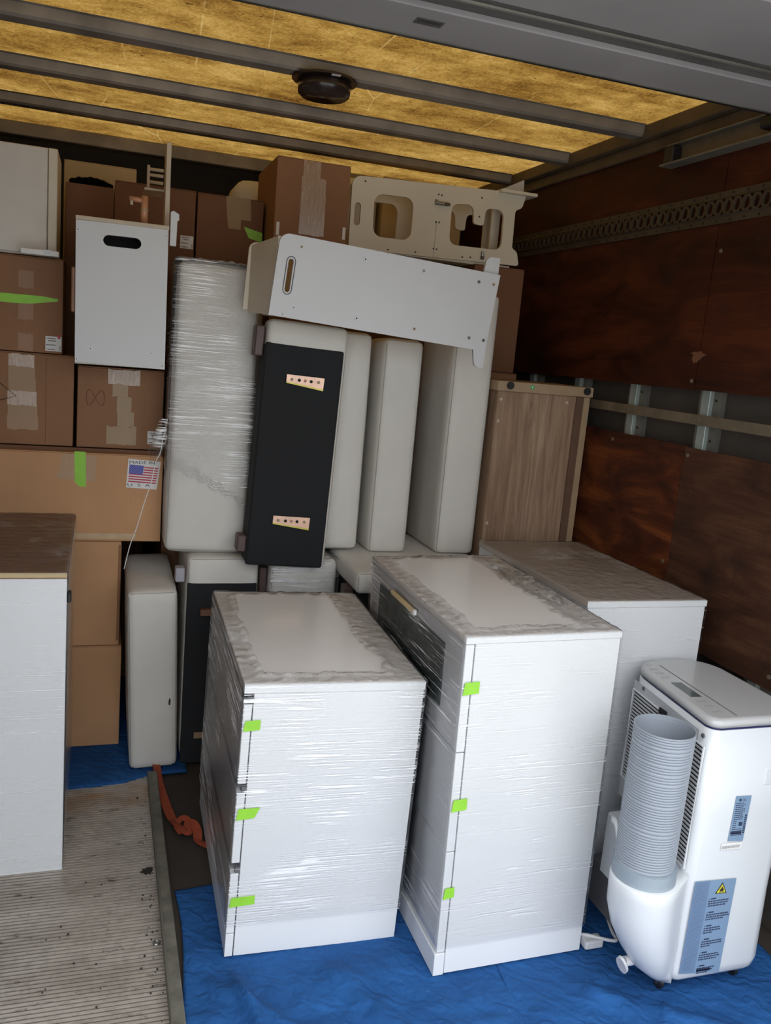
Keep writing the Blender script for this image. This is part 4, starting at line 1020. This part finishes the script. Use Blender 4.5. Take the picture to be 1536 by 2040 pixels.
carton('cardboard_box', 'floor-level carton carrying the pale box near the front wall', 1.0, 1.70, 4.0, 4.5, .0, 1.2, 'card2')

# ---------------------------------------------------------------- toy kitchen
t = thing('toy_kitchen', 'white toy kitchen unit with oval hand slot, copper faucet and tall side board', 'toy kitchen', (-.100, 3.20, 1.534), (0, -.3, 0))
def screw(par, x, z, y, r_=.0052, m_='chrome'):
    s = obj('screw', cyl((x, y-.001, z), r_, .003, 'Y', 14), m_, par); obj('screw_socket', cyl((x, y-.0027, z), r_*.45, .0008, 'Y', 8), 'void', s); return s
slot = rrect(.0865, .2130, .407, .444, .0184, 8)
obj('side_panel', cut_panel([(0, .006), (.305, 0), (.303, .484), (-.002, .482)], [slot], .015), 'white_board', t)
obj('side_panel', box(0, .302, .40, .415, .0, .482, .001), 'cream_board', t)
obj('bottom_board', box(.0, .302, .016, .40, .0, .012), 'cream_board', t)
obj('slot_backing', box(.02, .29, .10, .108, .013, .47), 'void', t)
obj('top_board', box(-.003, .305, -.003, .418, .483, .497, .001), 'tan_edge', t)
for x, z in ((.006, .450), (.297, .462), (.052, .055), (.255, .055), (.006, .016), (.297, .012)): screw(t, x, z, 0)
fa = obj('faucet', cyl((.222, .06, .545), .0125, .10, 'Z', 20, bev=.003), 'faucet', t, True)
obj('faucet_spout', tube([(.222, .06, .578), (.170, .055, .580)], .0085, 14), 'faucet', fa, True); obj('faucet_ring', cyl((.222, .06, .548), .0138, .008, 'Z', 20), 'oak_edge', fa)
obj('faucet_tip', cyl((.178, .055, .566), .005, .014, 'Z', 12), 'tan_edge', fa)
up = obj('tall_side_board', box(.294, .308, .08, .20, .49, .785, .002), 'cream_board', t)
obj('tall_board_edge', box(.293, .309, .076, .08, .49, .787, .001), 'tan_edge', up)
obj('rack_post', box(.236, .246, .26, .29, .64, .735, .001), 'tan_edge', t)
for z in (.735, .715, .69): obj('rack_rod', tube([(.24, .275, z-.012), (.295, .275, z-.012)], .006, 8), 'tan_edge', t)
obj('rack_shelf', box(.225, .295, .18, .34, .635, .642), 'tan_edge', t)
obj('white_bracket', cut_panel([(.309, .432), (.330, .432), (.332, .517), (.338, .520), (.337, .540), (.318, .550), (.309, .545)], [], .02), 'white_board', t)
obj('red_tab', box(-.016, -.002, .05, .09, .175, .330, .004), 'faucet', t)

# ---------------------------------------------------------------- learning towers
def oval(cx, cz, w_, h_, tilt=0, seg=8):
    r_ = min(w_, h_)/2; p = rrect(-w_/2, w_/2, -h_/2, h_/2, r_*.98, seg); c, s = math.cos(tilt), math.sin(tilt)
    return [(cx+a*c-b_*s, cz+a*s+b_*c) for a, b_ in p]
t = thing('learning_tower', 'bright white toddler tower lying on its side over the cream sofa sections', 'toddler tower', (.524, 2.95, 1.70))
def L(x, z): return (x-.524, z-1.70)
outer = rpoly([L(.524, 1.757), L(1.339, 1.700), L(1.369, 1.979), L(.550, 2.031)], [0, 0, 0, .03])
sl = oval(*L(.5865, 1.893), .018, .112, -.09)
me = cut_panel(outer, [sl], .015); fp = obj('side_panel', me, 'white_board', t)
rim = [(p[0], -.0012, p[1]) for p in oval(*L(.5865, 1.893), .030, .126, -.09)]; rim.append(rim[0])
obj('slot_rim', tube(rim, .0016, 6), 'edge_grey', fp)
for i, (x, z) in enumerate(((.623, 1.991), (.851, 1.976), (1.069, 1.961), (1.286, 1.946), (1.345, 1.943), (.609, 1.788), (.572, 1.763), (.835, 1.774), (1.053, 1.757), (1.269, 1.744), (1.328, 1.740))):
    screw(fp, *L(x, z), 0, .0065 if i not in (0, 5, 6) else .0048, 'chrome' if i % 4 else 'tan_edge')
obj('foot_tab', cut_panel(rpoly([L(1.309, 1.985), L(1.367, 1.979), L(1.369, 2.040), L(1.317, 2.040)], [0, 0, .004, .018]), [], .012), 'white_board', t, loc=(0, .016, 0))
obj('foot_tab', cut_panel(rpoly([L(1.292, 1.706), L(1.303, 1.639), L(1.338, 1.640), L(1.343, 1.701)], [0, .018, .004, 0]), [], .012), 'white_board', t, loc=(0, .002, 0))
obj('far_panel', cut_panel(rpoly([L(.470, 1.775), L(1.25, 1.79), L(1.27, 2.00), L(.484, 2.015)], [0, 0, 0, .025]), [], .012), 'cream_board', t, loc=(0, .236, 0))
# the near-left end board is lit by the roof: a slanting board between the two panels
b = bmesh.new()
vs = [(.545, .016, 1.758), (.545, .016, 2.02), (.49, .236, 2.00), (.488, .236, 1.765)]
f = [b.verts.new((x-.524, y, z-1.70)) for x, y, z in vs]; k_ = [b.verts.new((x-.524+.012, y, z-1.70)) for x, y, z in vs]
b.faces.new(f); b.faces.new(k_[::-1])
for i in range(4): b.faces.new((f[i], f[(i+1) % 4], k_[(i+1) % 4], k_[i]))
bmesh.ops.recalc_face_normals(b, faces=b.faces); obj('end_board', b, 'cream_board', t)
obj('bottom_board', box(.02, .76, .016, .232, .060, .070), 'cream_board', t)
# cream tower with windows
t = thing('window_tower', 'cream toddler tower with rounded window cut-outs lying high under the roof', 'toddler tower', (.929, 3.50, 2.06))
def L(x, z): return (x-.929, z-2.06)
outer = rpoly([L(.933, 2.068), L(1.706, 2.085), L(1.690, 2.143), L(1.665, 2.154), L(1.662, 2.311), L(1.692, 2.325), L(1.708, 2.387), L(.929, 2.354)], [.004, .012, .01, .01, .01, .01, 0, .035])
w1 = rpoly([L(1.031, 2.129), L(1.198, 2.130), L(1.197, 2.300), L(1.026, 2.296)], .035)
w2 = rpoly([L(1.370, 2.136), L(1.614, 2.140), L(1.610, 2.306), L(1.524, 2.303), L(1.520, 2.230), L(1.474, 2.234), L(1.466, 2.309), L(1.368, 2.302)], [.03, .03, .03, .02, .01, .01, .025, .025])
so = oval(*L(.960, 2.207), .026, .090, 0)
me = cut_panel(outer, [w1, w2, so], .014)
fp = obj('side_panel', me, 'cream_board', t)
me2 = me.copy(); fq = obj('side_panel', me2, 'cream_board', t, loc=(.0, .205, 0))
obj('panel_joint', plate_xz([L(1.3045, 2.075), L(1.306, 2.075), L(1.306, 2.22), L(1.3045, 2.22)], -.0002, .0004), 'edge_grey', fp)
for x, z in ((1.304, 2.329), (1.318, 2.328), (1.303, 2.219), (1.317, 2.219), (1.303, 2.111), (1.317, 2.110), (1.500, 2.342), (1.497, 2.265), (.983, 2.337), (1.223, 2.088), (1.437, 2.092), (1.474, 2.095), (1.102, 2.083)):
    obj('bolt_hole', cyl((L(x, z)[0], -.0005, L(x, z)[1]), .0036, .002, 'Y', 10), 'ink_black', fp)
bo = obj('barrel_bolt', cyl((L(1.325, 0)[0], -.008, L(0, 2.294)[1]), .0075, .05, 'X', 12, bev=.001), 'chrome', t); obj('bolt_knob', cyl((L(1.294, 0)[0], -.008, L(0, 2.296)[1]), .011, .008, 'X', 14), 'chrome', bo); obj('bolt_slide', box(L(1.33, 0)[0], L(1.355, 0)[0], -.017, -.001, L(0, 2.288)[1], L(0, 2.299)[1], .002), 'bronze', bo)
bo = obj('barrel_bolt', cyl((L(1.527, 0)[0], -.007, L(0, 2.108)[1]), .0065, .034, 'Z', 12, bev=.001), 'chrome', t); obj('bolt_slide', box(L(1.52, 0)[0], L(1.534, 0)[0], -.014, -.001, L(0, 2.092)[1], L(0, 2.106)[1], .002), 'bronze', bo)
obj('rail', box(.03, .74, .014, .205, .010, .020), 'cream_board', t)
obj('shelf_board', box(L(1.575, 0)[0], L(1.745, 0)[0], -.03, .16, L(0, 2.374)[1], L(0, 2.387)[1], .001), 'cream_board', t)
obj('brace', cut_panel([L(1.59, 2.388), L(1.742, 2.388), L(1.703+.033, 2.462)], [], .012), 'white_board', t, loc=(0, .10, 0))
b = box(L(1.60, 0)[0], L(1.64, 0)[0], .10, .115, .03, .30); obj('ladder_post', b, 'cream_board', t)
